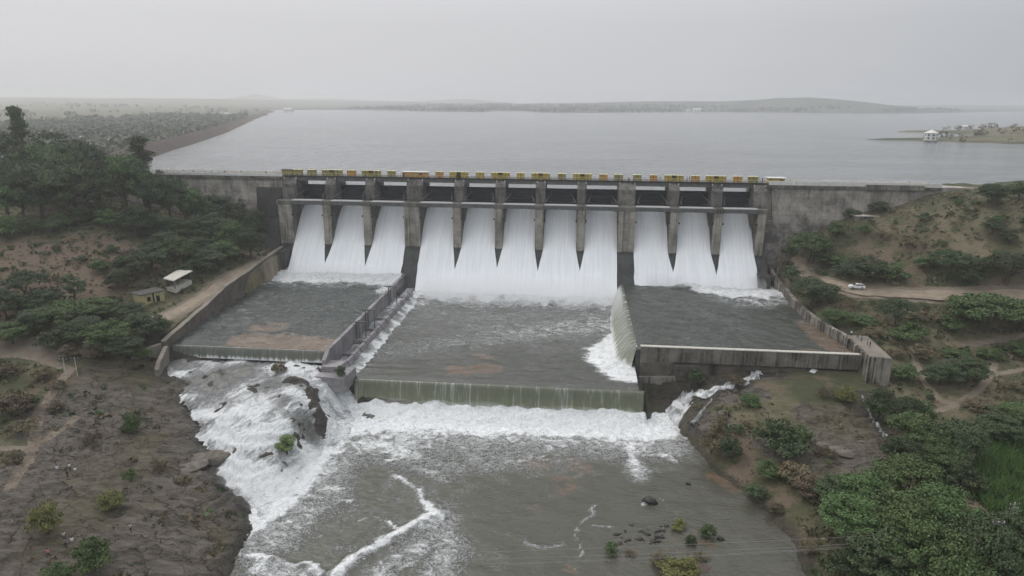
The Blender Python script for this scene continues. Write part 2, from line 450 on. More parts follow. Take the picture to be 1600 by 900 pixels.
hills = [  # x, y, rx, ry, height: far land above the water
 (640, 3350, 900, 420, 30), (960, 3100, 330, 300, 36), (150, 3700, 900, 400, 20), (1200, 3000, 300, 200, 8),
 (-2500, 5200, 2600, 1400, 34), (-5200, 4200, 2600, 1800, 30), (-1100, 6600, 500, 400, 46), (-3300, 6900, 300, 400, 75), (-2600, 6600, 900, 400, 45),
 (3600, 6500, 2500, 900, 26), (6500, 5200, 2200, 1500, 40),
]
shore = [(-990, 2150), (-1080, 2330), (-1000, 2480), (-820, 2560), (-640, 2440), (-520, 2250), (-440, 2200), (-330, 2190), (-300, 2520), (-210, 2560), (-130, 2240), (-60, 2130), (20, 2110), (60, 2180),
 (110, 2360), (260, 2480), (470, 2700), (700, 2680), (900, 2600), (1040, 2620), (1160, 2700), (1240, 2800), (1350, 3300), (1250, 4600), (1900, 5600), (3400, 5200), (4500, 4300), (6500, 3800),
 (9000, 3000), (9000, 9000), (-9500, 9000), (-9500, 300), (-2200, 700), (-1400, 1700)]
penin = [(262, 668), (300, 652), (340, 628), (372, 610), (450, 585), (620, 560), (800, 650), (900, 900), (760, 1100), (560, 1000), (450, 905), (395, 885), (380, 872), (430, 820), (400, 760), (330, 700), (290, 684)]
spit = [(330, 880), (352, 872), (356, 880), (338, 888)]
def ground_h(x, y, detail=True):
    x = np.asarray(x, float); y = np.asarray(y, float)
    h = near(np.clip(x, -330, 330), np.clip(y, 30, 262))
    h = np.where(x < -330, h + (28 - h) * sstep(-330, -900, x), h)
    h = np.where(x > 330, h + (46 - h) * sstep(330, 900, x), h)
    # beyond the dam line
    be = sstep(252, 262, y)
    d_e = line_dist(x, y, emb)
    shr = sdf(x, y, [(emb[0][0], 250)] + emb[1:] + shore[1:21] + [(2600, 4200), (4500, 3300), (5000, 900), (900, 300), (175, 275), (150, 256)])      # inside = reservoir
    pl = 24 + 14 * sstep(600, 2600, np.hypot(x, y)) + 5 * fbm(x / 260, y / 260, 5)
    hl = 0
    for a, b, c, d, e in hills:
        q = ((x - a) / c) ** 2 + ((y - b) / d) ** 2
        hl = hl + e * np.exp(-q * 1.3)
    lf = np.maximum(pl, np.where(shr < 0, Z_RES + 0.3 + 3.0 * sstep(0, 120, -shr), 0) * (sstep(2000, 2300, y) + 0)) + hl * (0.8 + 0.4 * fbm(x / 300, y / 300, 9))
    rightland = Z_RES + 6 * sstep(-8, 60, -shr) + 3 * fbm(x / 40, y / 40, 3)
    far = np.where(x > 100, np.where(y > 2000, lf, rightland), lf)
    far = np.where(shr > 0, Z_RES - np.clip(shr * 0.25, 0.2, 9), far)
    pn = sdf(x, y, penin); sp = sdf(x, y, spit)
    far = np.where(pn > 0, Z_RES + 0.2 + 13 * sstep(0, 150, pn) * (0.6 + 0.8 * fbm(x / 60, y / 60, 31)) + 1.2 * sstep(0, 8, pn), far)
    far = np.where(sp > 0, Z_RES + 0.5, far)
    eh = 45.6 - np.clip(d_e - 3.0, 0, 60) / 1.7
    far = np.where((d_e < 60) & (x < 0), np.maximum(far, eh), far)
    h = h + (far - h) * be
    rp = sdf(x, y, river_poly) + (3.0 * (fbm(x / 4, y / 4, 221, 3) - .5) + 1.4 * (fbm(x / 1.3, y / 1.3, 225, 2) - .5)) * sstep(20, 28, x)
    h = h - np.clip(rp, 0, 3) * 1.3 * (rp > 0)
    cp = casc_d(x, y)
    if detail:
        n1 = fbm(x / 6, y / 6, 11, 4) - 0.5
        n2 = fbm(x / 1.7, y / 1.7, 41, 3) - 0.5
        rk = rockmask(x, y)
        # bedded rock: stepped ledges that run across the slope
        q = h * 0.7 + 4.6 * fbm(x / 11, y / 4.2, 71, 4)
        led = np.floor(q) + sstep(0.55, 1.0, q - np.floor(q)) - q
        nearm = 1 - sstep(262, 300, y)
        h = h + nearm * (n1 * 1.3 + n2 * 0.4 * (1 - .5 * rk) + rk * (led * 1.5 + (fbm(x / 2.5, y / 1.1, 91, 4) - 0.5) * 0.55))
        pm = pathmask(x, y)
        h = h - nearm * (n1 * 1.2 + n2 * 0.4) * pm
    # bed under the cascade, with rocks that break the water
    ch = casc(x, y)
    bed = ch - 0.75 + 1.6 * np.maximum(fbm(x / 2.6, y / 2.6, 23, 3) - 0.62, 0) * 3
    for a, b, r, e in rocks_c:
        bed = bed + .60 * e * (.1 + 1.7 * fbm(x / 1.5, y / 1.5, 215, 3)) * np.exp(-((x - a) ** 2 + (y - b) ** 2) / (r * r))
    bw = sstep(-1.0, 2.0, cp)
    h = h * (1 - bw) + bed * bw
    # pools behind their walls
    for x0, x1, y0, y1, zz in ((-106.2, -61, 153, 252, 4), (-62, 18, 149, 252, 0), (17, 69.5, 163.4, 252, 4)):
        ins = (x > x0) & (x < x1) & (y > y0) & (y < y1)
        h = np.where(ins, zz, h)
    return h
rocks_c = [(*atz(a, b, 7)[:2], r, e) for a, b, r, e in ((300, 555, 1.5, .5), (345, 588, 3.2, 1.3), (375, 596, 2.6, 1.0), (420, 612, 3.0, 1.0), (330, 603, 1.6, 1.0), (458, 601, 1.9, 1.5), (470, 605, 2.0, 1.8), (480, 610, 1.9, 2.0), (488, 617, 1.8, 2.1), (494, 625, 1.7, 2.0), (498, 633, 1.6, 1.8),
                                                       (498, 640, 1.5, 1.3), (470, 648, 1.8, 1.2), (410, 590, 2.0, 0.9), (262, 566, 2.5, .9), (300, 668, 1.5, 1), (440, 585, 1.2, .9), (446, 674, 1.0, 1.0))]
rock_blobs = [(*atz(a, b, c)[:2], r) for a, b, c, r in ((150, 640, 7, 16), (200, 600, 7, 12), (230, 680, 5, 18), (150, 720, 5, 18), (270, 640, 5, 14), (300, 760, 3, 16), (200, 800, 4, 22), (120, 780, 5, 18), (300, 850, 2, 14), (340, 800, 2, 10),
    (60, 830, 5, 18), (150, 880, 4, 18), (1250, 690, 5, 9), (1330, 700, 4, 10), (1360, 665, 4, 9), (1300, 730, 3, 9), (1280, 650, 5, 6), (1130, 620, 3, 8), (1180, 620, 5, 4), (1110, 665, 2, 5), (1060, 620, 0, 7), (1090, 600, 3, 7), (1200, 590, 6, 5))]
def casc_d(x, y):
    return sdf(x, y, casc_poly) + (5.0 * (fbm(x / 6, y / 5, 201, 3) - .5) + 2.2 * (fbm(x / 1.6, y / 1.3, 205, 2) - .5)) * sstep(-48, -62, x) * sstep(152, 146, y)
def rockmask(x, y):
    m = 0
    for a, b, r in rock_blobs: m = np.maximum(m, 1 - sstep(0.6, 1.25, np.hypot(x - a, y - b) / r))
    return m
paths_px = [  # z guess, half width, points
 (2.6, [(1215, 398, 21), (1240, 412, 19.6), (1262, 424, 19.4), (1300, 438, 19.3), (1338, 452, 19), (1400, 456, 19.2), (1500, 459, 20), (1600, 461, 20.7), (1700, 463, 21)]),
 (2.0, [(428, 398, 19.6), (400, 408, 19), (360, 428, 18), (320, 455, 17.3), (275, 487, 15.5), (250, 500, 14.6)]),
 (0.5, [(1425, 545, 10), (1432, 570, 9), (1445, 595, 8), (1470, 625, 6.8), (1495, 633, 6.4), (1530, 610, 7), (1550, 585, 8.3), (1600, 578, 8.6)]),
 (0.5, [(1440, 640, 6), (1470, 640, 6.2), (1495, 633, 6.4)]),
 (0.6, [(1500, 542, 10.4), (1550, 540, 10.4), (1600, 537, 10.6)]),
 (0.45, [(1550, 585, 8.3), (1555, 565, 9.2), (1545, 548, 10)]),
 (0.7, [(0, 552, 12), (60, 560, 11.6), (110, 575, 10.8), (90, 600, 9), (60, 640, 7.6), (50, 700, 6.4), (15, 760, 5.8)]),
 (0.6, [(0, 700, 6.4), (50, 700, 6.2), (120, 650, 7)]),
 (3.2, [(0, 545, 13), (45, 542, 12.8), (90, 550, 12)]),
]
paths = [(w, P(p)) for w, p in paths_px]
def pathmask(x, y):
    m = 0
    for w, p in paths: m = np.maximum(m, 1 - sstep(w, w * 1.5 + 0.4, line_dist(x, y, p)))
    return m
def hit(px, py):                                        # where the sight line through a pixel of the photo meets the ground
    d = ray(px, py)
    ts = np.concatenate([np.arange(60, 420, 0.5), np.arange(420, 9000, 6.0)]) / np.linalg.norm(d)
    x, y, z = d[0] * ts, d[1] * ts, HC + d[2] * ts
    g = ground_h(x, y, False)
    k = np.argmax(z < g)
    if not (z < g).any(): k = len(ts) - 1
    p = (float(x[k]), float(y[k]))
    return p[0], p[1], float(ground_h(np.array([p[0]]), np.array([p[1]]))[0])

def axis2(segs, far_lo, far_hi, g):
    a = []
    for lo, hi, st in segs: a += list(np.arange(lo, hi - 1e-6, st))
    a.append(segs[-1][1]); s_ = segs[-1][2]
    while a[-1] < far_hi: s_ *= g; a.append(min(a[-1] + s_, far_hi))
    s_ = segs[0][2]
    while a[0] > far_lo: s_ *= g; a.insert(0, max(a[0] - s_, far_lo))
    return np.array(a)
def axis(lo, hi, step, far_lo, far_hi, g=1.09):
    a = list(np.arange(lo, hi + 1e-6, step)); s = step
    while a[-1] < far_hi: s *= g; a.append(a[-1] + s)
    s = step
    while a[0] > far_lo: s *= g; a.insert(0, a[0] - s)
    return np.array(a)
gx = axis2([(-175, -122, .9), (-122, 76, .45), (76, 150, .8)], -7300, 7300, 1.045); gy = axis2([(68, 72, .6), (72, 166, .45), (166, 262, .8)], -60, 7300, 1.04)
GX, GY = np.meshgrid(gx, gy)
GZ = ground_h(GX, GY)
soil = 0
for a, b, c, r, w in ((120, 410, 26, 26, 1), (60, 440, 23, 18, 1), (170, 400, 26, 14, .9), (20, 400, 27, 16, .8), (200, 560, 10, 10, .7), (1330, 390, 27, 14, .8), (1400, 400, 26, 20, .9), (1300, 475, 16, 9, 1), (1350, 480, 16, 9, .9),
                      (1420, 480, 16, 12, .8), (1225, 770, 2, 7, 1), (1150, 690, 3, 7, 1.2), (1235, 820, 2, 6, 1), (1290, 870, 1.5, 6, .8), (1160, 730, 1.5, 5, 1.2), (1200, 600, 6, 8, .9), (1560, 480, 17, 12, .6), (90, 600, 9, 9, .6), (1480, 645, 6, 8, .7), (1495, 740, 4, 8, .8), (1280, 600, 7, 8, .7)):
    q = atz(a, b, c); soil = np.maximum(soil, w * (1.0 if a < 700 else .62) * (1 - sstep(0.3, 1.3, np.hypot(GX - q[0], GY - q[1]) / r)))
ROCK = rockmask(GX, GY); cpd = casc_d(GX, GY); rpd = sdf(GX, GY, river_poly)
ROCK = np.maximum(ROCK, sstep(-4, 0, cpd))
wet = np.maximum(sstep(-5.0, -0.5, cpd), sstep(-1.6, -0.3, rpd))
for pp_, w_ in ((P([(1186, 578, 7), (1160, 594, 6), (1130, 604, 5), (1100, 613, 3), (1076, 622, 1), (1050, 660, -1)]), 3.6), (P([(1112, 622, 3), (1090, 652, 1), (1080, 668, -1)]), 3.0), (P([(1347, 620, 5.5), (1366, 655, 4.5), (1392, 690, 4)]), 1.6)):
    wet = np.maximum(wet, 1 - sstep(w_ * .5, w_ * 1.2, line_dist(GX, GY, pp_) + 1.5 * (fbm(GX / 2, GY / 2, 8) - .5)))
WOODED = (GY > 2000) * sstep(-1400, -900, GX) * 1.0
embm = (1 - sstep(13, 17, line_dist(GX, GY, emb))) * (GY > 262)

b = NB('ground')
n_big = b.noise(b.pos, 0.035, 6, 0.6); n_mid = b.noise(b.pos, 0.22, 6, 0.65); n_f = b.noise(b.pos, 1.4, 5, 0.7)
n_str = b.noise(b.map(b.pos, (0.35, 1.3, 2.5)), 1.0, 6, 0.7)
veg = b.mix(b.rng(n_mid, 0.35, 0.65), (0.105, 0.097, 0.054, 1), (0.205, 0.175, 0.112, 1))
veg = b.mix(b.rng(n_big, 0.42, 0.6), veg, (0.075, 0.082, 0.042, 1))
soilc = b.mix(b.rng(n_mid, 0.3, 0.7), (0.195, 0.138, 0.098, 1), (0.150, 0.118, 0.084, 1))
soilc = b.mix(b.rng(n_f, 0.5, 0.75, 0, 0.5), soilc, (0.10, 0.085, 0.055, 1))
sm = b.math('ADD', b.attr('soil'), b.rng(n_mid, 0.3, 0.7, -0.45, 0.45, False))
col = b.mix(b.rng(sm, 0.35, 0.7), veg, soilc)
rockc = b.mix(b.rng(n_str, 0.35, 0.66), (0.080, 0.069, 0.057, 1), (0.165, 0.142, 0.118, 1))
rockc = b.mix(b.rng(n_f, 0.55, 0.8, 0, 0.7), rockc, (0.26, 0.235, 0.205, 1))
vo = b.n('TexVoronoi'); vo.feature = 'DISTANCE_TO_EDGE'; vo.inputs['Scale'].default_value = 1.0
wv = b.n('VectorMath'); wv.operation = 'ADD'; nz = b.n('TexNoise'); nz.inputs['Scale'].default_value = .5; nz.inputs['Detail'].default_value = 4; b.l(b.pos, nz.inputs['Vector'])
sc_v = b.n('VectorMath'); sc_v.operation = 'SCALE'; sc_v.inputs['Scale'].default_value = 3.5; b.l(nz.outputs['Color'], sc_v.inputs[0])
b.l(b.pos, wv.inputs[0]); b.l(sc_v.outputs[0], wv.inputs[1]); b.l(b.map(wv.outputs[0], (.16, .34, .3), rot=(0, 0, .25)), vo.inputs['Vector'])
crk = b.rng(vo.outputs['Distance'], 0.0, 0.045, 1, 0)
vo2 = b.n('TexVoronoi'); vo2.inputs['Scale'].default_value = 1.0; b.l(b.map(wv.outputs[0], (.16, .34, .3), rot=(0, 0, .25)), vo2.inputs['Vector'])
slab = b.xyz(vo2.outputs['Color'])[0]
rockc = b.mix(b.rng(slab, 0, 1, 0, .55, False), rockc, (0.165, 0.145, 0.122, 1))
rockc = b.mix(b.math('MULTIPLY', crk, b.rng(n_mid, .45, .62, .05, .8)), rockc, (0.030, 0.025, 0.020, 1))
rockc = b.mix(b.rng(n_big, 0.48, 0.60, 0, 0.75), rockc, (0.125, 0.110, 0.068, 1))
rm = b.math('ADD', b.attr('rock'), b.rng(n_mid, 0.3, 0.7, -0.35, 0.35, False))
col = b.mix(b.rng(rm, 0.35, 0.6), col, rockc)
pathc = b.mix(b.rng(n_mid, 0.35, 0.65), (0.27, 0.225, 0.175, 1), (0.21, 0.17, 0.13, 1))
pm = b.math('ADD', b.attr('path'), b.rng(n_f, 0.3, 0.7, -0.3, 0.3, False))
col = b.mix(b.rng(pm, 0.4, 0.7), col, pathc)
embc = b.mix(b.rng(n_mid, 0.35, 0.65), (0.095, 0.068, 0.060, 1), (0.062, 0.048, 0.044, 1))
col = b.mix(b.attr('bank'), col, embc)
col = b.mix(b.attr('wooded'), col, b.mix(b.rng(b.noise(b.pos, .012, 5, .6), .4, .6), (0.055, 0.066, 0.045, 1), (0.105, 0.10, 0.07, 1)))
wr = b.attr('wetness')
col = b.mix(b.math('MULTIPLY', wr, 0.6), col, (0.030, 0.028, 0.026, 1))
b.bump(b.math('SUBTRACT', b.math('ADD', n_f, b.math('MULTIPLY', n_str, 1.5)), b.math('MULTIPLY', b.math('MULTIPLY', crk, b.attr('rock')), .8)), 0.9, 0.6)
M['ground'] = b.fin(col, b.rng(wr, 0, 1, 0.95, 0.35), 0.3)
g = grid_obj('ground', GX, GY, GZ, M['ground'], attrs={'soil': soil + 0 * GX, 'rock': ROCK, 'path': pathmask(GX, GY), 'wetness': wet, 'bank': embm, 'wooded': WOODED})
g['kind'] = 'structure'

# dirt road on its own sheet, draped over the ground
def drape_strip(name, pts, w, mat, lift=0.02, step=1.0):
    pts = [Vector(p[:2]) for p in pts]; L = [pts[0]]
    for a, c2 in zip(pts[:-1], pts[1:]):
        n = max(1, int((c2 - a).length / step))
        for i in range(1, n + 1): L.append(a.lerp(c2, i / n))
    for _ in range(6): L = [L[0]] + [(L[i - 1] + L[i] * 2 + L[i + 1]) / 4 for i in range(1, len(L) - 1)] + [L[-1]]
    n = 9; X = np.zeros((len(L), n)); Y = X.copy()
    for i, p in enumerate(L):
        d = (L[min(i + 1, len(L) - 1)] - L[max(i - 1, 0)]).normalized(); q = Vector((-d.y, d.x))
        for j in range(n):
            t = (j / (n - 1) - 0.5) * 2 * w * (1 + 0.12 * math.sin(i * 0.7 + 1.3 * math.sin(i * .31)))
            X[i, j] = p.x + q.x * t; Y[i, j] = p.y + q.y * t
    Z = ground_h(X, Y)
    Z = (np.mean(Z, 1, keepdims=True) * 0.7 + Z * 0.3); Z = np.maximum(Z, ground_h(X, Y)) + lift
    Z[:, 0] -= 0.35; Z[:, -1] -= 0.35
    return grid_obj(name, X, Y, Z, mat)
b = NB('dirt road')
nm = b.noise(b.pos, 0.4, 6, 0.65); nf = b.noise(b.pos, 2.5, 4, 0.7)
c_ = b.mix(b.rng(nm, 0.35, 0.65), (0.30, 0.245, 0.185, 1), (0.225, 0.185, 0.14, 1)); c_ = b.mix(b.rng(nf, 0.5, 0.8, 0, 0.5), c_, (0.15, 0.125, 0.095, 1))
b.bump(nf, 0.5, 0.15)
M['road'] = b.fin(c_, 0.95, 0.2)
drape_strip('road', paths[0][1], 2.6, M['road'], 0.05)['kind'] = 'structure'
drape_strip('path', paths[1][1], 2.0, M['road'], 0.05)['kind'] = 'structure'

# ------------------------------------------------------------------ water
def watermat(name, deep, mud, nsc, stretch=(1, 1, 1), bumpd=0.25, rough=0.16, lace=0.75, bsc=0.8, rot=0.0, foamc=(0.84, 0.85, 0.845, 1)):
    b = NB(name)
    v = b.map(b.pos, stretch, rot=(0, 0, rot)) if not rot else b.map(b.map(b.pos, rot=(0, 0, rot)), stretch)
    n1 = b.noise(v, nsc, 8, 0.68, 1.0)
    n2 = b.noise(v, nsc * 2.6, 4, 0.6, 1.1)
    n3 = b.noise(v, nsc * 0.35, 4, 0.6, 0.5)
    m = b.attr('foam')
    nf = b.noise(v, nsc * 7.0, 5, 0.7, 1.4)
    nn = b.math('ADD', b.rng(n1, 0.25, 0.75, -0.42, 0.42, False), b.rng(nf, 0.25, 0.75, -0.22, 0.22, False))
    f = b.rng(b.math('ADD', m, nn), 0.42, 0.92)
    ln = b.rng(b.math('ABSOLUTE', b.math('SUBTRACT', n2, 0.5)), 0.0, 0.055, 1, 0)
    l2 = b.rng(b.math('ABSOLUTE', b.math('SUBTRACT', nf, 0.5)), 0.0, 0.05, 1, 0)
    ln = b.math('MAXIMUM', ln, b.math('MULTIPLY', l2, 0.6))
    lc = b.math('MULTIPLY', b.math('MULTIPLY', ln, lace), b.rng(b.math('ADD', m, b.rng(n3, 0.3, 0.7, -0.22, 0.22, False)), 0.10, 0.55))
    sp = b.rng(b.noise(v, nsc * 6, 2, 0.5), 0.68, 0.78, 0, 0.5)
    sp = b.math('MULTIPLY', sp, b.rng(b.math('ADD', m, b.rng(n3, 0.3, 0.7, -0.15, 0.25, False)), 0.02, 0.3))
    f = b.math('MAXIMUM', b.math('MAXIMUM', f, lc), sp)
    base = b.mix(b.rng(n3, 0.3, 0.7), deep, tuple(q * 0.82 for q in deep[:3]) + (1,))
    mu = b.math('ADD', b.attr('mud'), b.rng(n1, 0.3, 0.7, -0.5, 0.5, False))
    base = b.mix(b.rng(mu, 0.4, 0.75, 0, 0.85), base, mud)
    fc = b.mix(b.rng(b.math('ADD', b.math('MULTIPLY', nf, .6), b.math('MULTIPLY', n2, .4)), 0.40, 0.58), tuple(q * 0.58 for q in foamc[:3]) + (1,), foamc)
    col = b.mix(f, base, fc)
    w1 = b.noise(b.map(b.pos, (stretch[0] * bsc, stretch[1] * bsc * 1.5, 1)), 1.0, 4, 0.6, 0.4)
    w3 = b.noise(b.map(b.pos, (stretch[0] * bsc * 3.2, stretch[1] * bsc * 5, 1)), 1.0, 3, 0.6, 0.8)
    hgt = b.math('ADD', b.math('ADD', w1, b.math('MULTIPLY', w3, .22)), b.math('MULTIPLY', f, b.math('MULTIPLY', b.math('ADD', n2, nf), 0.8)))
    b.bump(hgt, 0.8, bumpd)
    return b.fin(col, b.rng(f, 0, 1, rough, 0.75), 0.5)
DEEP = (0.064, 0.063, 0.044, 1); MUD = (0.125, 0.080, 0.050, 1)
M['river'] = watermat('muddy river water', DEEP, MUD, 0.42, (1, 1.25, 1), 0.24, 0.10)
M['poolc'] = watermat('muddy pool water', (0.056, 0.058, 0.045, 1), MUD, 0.34, (0.8, 1.5, 1), 0.30, 0.12, 0.5)
M['pools'] = watermat('green grey pool water', (0.032, 0.042, 0.035, 1), (0.19, 0.135, 0.09, 1), 0.32, (0.75, 1.5, 1), 0.6, 0.08, 0.5)
M['casc'] = watermat('white water', (0.105, 0.105, 0.095, 1), MUD, 0.8, (1.25, 0.42, 0.3), 0.4, 0.4, 0.9, rot=0.55)

def capsules(X, Y, lst, z):
    m = np.zeros_like(X)
    for it in lst:
        pts, r, w = it[0], it[1], it[2]; hard = it[3] if len(it) > 3 else 0.25
        d = line_dist(X, Y, [atz(a, c, z) for a, c in pts])
        m = np.maximum(m, w * (1 - sstep(hard, 1.0, d / r)))
    return m
def rect(x0, x1, y0, y1, st):
    return np.meshgrid(np.arange(x0, x1 + st / 2, st), np.arange(y0, y1 + st / 2, st))

# river below the weirs
X, Y = rect(-80, 56, 40, 164, 0.45)
wx = X + 3.2 * (fbm(X / 5, Y / 5, 301, 4) - .5) + 1.6 * (fbm(X / 1.4, Y / 1.4, 305, 3) - .5); wy = Y + 3.2 * (fbm(X / 5, Y / 5, 311, 4) - .5) + 1.6 * (fbm(X / 1.4, Y / 1.4, 315, 3) - .5)
foam = capsules(wx, wy, [
    ([(540, 650), (640, 652), (800, 655), (1010, 662)], 15, 1.25, 0.25), ([(540, 660), (640, 672), (700, 660), (1000, 672)], 23, 0.70, 0.2), ([(560, 690), (700, 700), (860, 690)], 20, .46, .2),
    ([(390, 815), (430, 790), (470, 745), (500, 700), (540, 665)], 8, 1.15, 0.2), ([(420, 840), (500, 770), (540, 690)], 12, 0.62, 0.1),
    ([(560, 690), (640, 705)], 9, 0.72, .1), ([(620, 745), (645, 765), (662, 788)], 1.5, 0.85, .1), ([(600, 722), (642, 715)], 1.0, .85, .1), ([(662, 785), (672, 800), (676, 812)], 1.8, .95, .0),
    ([(680, 808), (645, 822), (610, 845), (575, 862), (545, 885), (525, 905)], 2.3, .98, .0), ([(685, 812), (705, 850), (680, 900)], 7, 0.62, 0.1), ([(660, 830), (640, 870), (590, 900)], 5.5, 0.60, .1),
    ([(390, 868), (430, 878), (455, 890), (480, 884), (500, 900)], 2.0, .92, .0), ([(400, 885), (470, 905)], 3.5, 0.75, .1), ([(500, 790), (545, 785)], .6, .8), ([(600, 812), (612, 822), (622, 832)], .5, .85), ([(555, 815), (590, 813)], .4, .8),
    ([(1000, 672), (1030, 660)], 6, 1.0, .1), ([(985, 690), (990, 722), (998, 742)], 4.5, 0.85, 0.05), ([(940, 680), (985, 700)], 6, .75, .1), ([(1010, 712), (1035, 710), (1055, 720)], 1.2, .8), ([(850, 695), (960, 700)], 8, 0.5),
    ([(925, 788), (920, 800), (910, 815), (901, 832), (900, 848), (904, 872)], 0.6, .64, .0), ([(818, 846), (835, 855), (852, 850), (875, 846)], .8, .62, .0), ([(932, 818), (945, 822), (960, 822)], .6, .7, .1), ([(832, 716), (855, 714)], .6, .8, .1),
    ([(600, 690), (760, 720), (840, 700)], 10, 0.46, .1), ([(1038, 655), (1060, 668)], 4, 0.9), ([(660, 730), (690, 750)], 3, .5), ([(640, 700), (700, 860)], 14, .26), ([(420, 800), (640, 860)], 16, .24), ([(1005, 780), (1000, 792)], .5, .7), ([(1028, 782), (1040, 789)], .4, .7), ([(760, 690), (800, 720)], 5, .5)], Z_RIV)
foam = foam + 0.30 * (fbm(X / 5, Y / 4, 55, 4) - 0.5) * (foam > 0.05)
mud = capsules(X, Y, [([(840, 725)], 6, .62), ([(905, 730)], 6, .6), ([(880, 750), (885, 765)], 5, .55), ([(1120, 745), (1150, 760)], 4, .8), ([(985, 865), (1090, 850)], 7, .4), ([(830, 790)], 3, .4), ([(890, 890)], 3, .4)], Z_RIV)
Z = Z_RIV + 0.42 * (fbm(X / 3.2, Y / 2.4, 61, 4) - 0.5) + np.clip(foam, 0, 1.2) * (0.1 + 0.9 * (fbm(X / 1.3, Y / 1.3, 63, 4) - 0.42)) + 1.9 * np.exp(-((Y - 148.3) / 3.4) ** 2) * ((X > -56) & (X < 18)) * (0.6 + 0.8 * vnoise(X / 2.5, Y, 4))
# standing wave ridges
for a, w_, hh in (([(680, 805), (640, 830), (590, 850), (525, 900)], 1.6, 0.7), ([(390, 868), (460, 892), (500, 905)], 1.4, .5), ([(600, 812), (560, 850)], 1.2, -.35)):
    Z = Z + hh * np.exp(-(line_dist(X, Y, [atz(p, q, -1) for p, q in a]) / w_) ** 2)
sd_ = sdf(X, Y, river_poly)
keep = ((sd_ > -1.6) | (sdf(X, Y, casc_poly) > 0))[:-1, :-1] & (Y[:-1, :-1] < 149.5 + 13 * (X[:-1, :-1] > 18.4)) & ~((X[:-1, :-1] < -53) & (Y[:-1, :-1] > 146))
grid_obj('river', X, Y, Z, M['river'], attrs={'foam': foam, 'mud': mud}, keep=keep)['kind'] = 'structure'

# cascade over the rock ledges under the left weir
X, Y = rect(-112, -44, 90, 153.2, 0.35)
cp = casc_d(X, Y)
foam = 1.06 + 1.0 * (fbm(X / 4, Y / 4, 77, 4) - 0.5)
for a, c2, z, r, w in ((300, 565, 8, 5, .65), (340, 590, 7, 6, .85), (375, 592, 7, 5, .9), (330, 610, 7, 5, .7), (425, 608, 7, 5, .7), (480, 612, 7, 4, .6), (475, 655, 6, 3.5, .75), (262, 572, 7, 5, .7), (450, 630, 7, 3, .5), (400, 575, 7, 4, .5), (360, 640, 5, 2.5, .35), (350, 700, 3, 2.5, .3), (440, 700, 3, 2, .4), (300, 600, 6, 4, .4), (490, 640, 6, 3, .6), (400, 720, 2, 2.5, .3), (420, 660, 6, 2, .3)):
    q = atz(a, c2, z); foam = foam - w * np.exp(-((X - q[0]) ** 2 + (Y - q[1]) ** 2) / (r * r) * 1.2)
foam = foam - .5 * sstep(2.5, -.5, cp) * (fbm(X / 3, Y / 3, 411) > .45)
q = fbm(X / 1.5, Y / 1.5, 83, 4) - 0.5
Z = casc(X, Y) + q * 0.9 + 0.4 * (fbm(X / 5, Y / 5, 88, 3) - 0.5) - 0.4 * sstep(1.5, -0.5, cp)
grid_obj('rapids', X, Y, Z, M['casc'], attrs={'foam': foam, 'mud': 0 * X}, keep=(cp > -0.6)[:-1, :-1])['kind'] = 'structure'

# centre pool and its weir fall
XL, XR = -53.2, 17.4
X, Y = rect(XL - 3.5, XR - 1.0, 150, 230, 0.45)
foam = np.maximum(1.3 * sstep(214, 222, Y + 5 * (fbm(X / 5, Y / 6, 12, 4) - 0.5) * 2), 0.72 * sstep(202, 218, Y + 8 * (fbm(X / 6, Y / 8, 14) - 0.5)))
foam = np.maximum(foam, 0.12 + 0.28 * sstep(160, 205, Y) + .25 * np.exp(-((Y - 186 - .5 * (X + 15)) / 9) ** 2) * (X < 14))
edge = 12.5 - 9.5 * np.exp(-((Y - 172) / 15) ** 2) - 2.5
foam = np.maximum(foam, 1.3 * sstep(0, 6.0, X - edge + 4.5 * (fbm(X / 9, Y / 1.3, 19, 3) - 0.5)) * sstep(205, 190, Y) * sstep(153, 157, Y))
foam = np.maximum(foam, 1.25 * sstep(4.2, 0.8, X - (XL - 3.5) + 3.6 * (fbm(X / 6, Y / 1.2, 3) - 0.5)) * sstep(150.5, 153, Y))
mud = capsules(X, Y, [([(715, 578), (770, 577)], 5, .85), ([(740, 555), (780, 560)], 3, .6)], Z_CP)
Z = Z_CP + 0.8 * (fbm(X / 3.2 + Y / 9, Y / 2.0, 21, 4) - 0.5) * sstep(151, 156, Y) + np.clip(foam, 0, 1.2) * 1.0 * (fbm(X / 1.5, Y / 1.5, 22, 4) - 0.35) * sstep(156, 165, Y) + 1.6 * np.exp(-((Y - 222) / 4.5) ** 2)
Z = Z - 0.22 * sstep(152.5, 150, Y)
grid_obj('stilling_pool', X, Y, Z, M['poolc'], attrs={'foam': foam, 'mud': mud})['kind'] = 'structure'

# side pools
X, Y = rect(-107.5, -61.2, 153.4, 236, 0.45)
foam = np.maximum(1.25 * sstep(214, 220, Y + 6 * (fbm(X / 6, Y / 5, 32, 4) - 0.5)), 0.66 * sstep(202, 218, Y + 8 * (fbm(X / 5, Y / 6, 34) - 0.5)))
foam = np.maximum(foam, 0.9 * (sstep(-69, -64, X) * sstep(196, 212, Y)))
foam = np.maximum(foam, 0.20 + 0 * X)
mud = capsules(X, Y, [([(390, 532), (470, 535), (510, 540)], 9, .95, .3), ([(410, 512), (430, 510)], 7, .85, .2)], Z_SP)
Z = Z_SP + 1.7 * (fbm(X / 3.4, Y / 1.7, 36, 4) - 0.5) * sstep(153.5, 158, Y) + np.clip(foam, 0, 1) * 1.1 * (fbm(X / 1.4, Y / 1.4, 37, 3) - 0.4) + 1.0 * np.exp(-((Y - 226) / 4) ** 2)
grid_obj('stilling_pool', X, Y, Z, M['pools'], attrs={'foam': foam, 'mud': mud})['kind'] = 'structure'
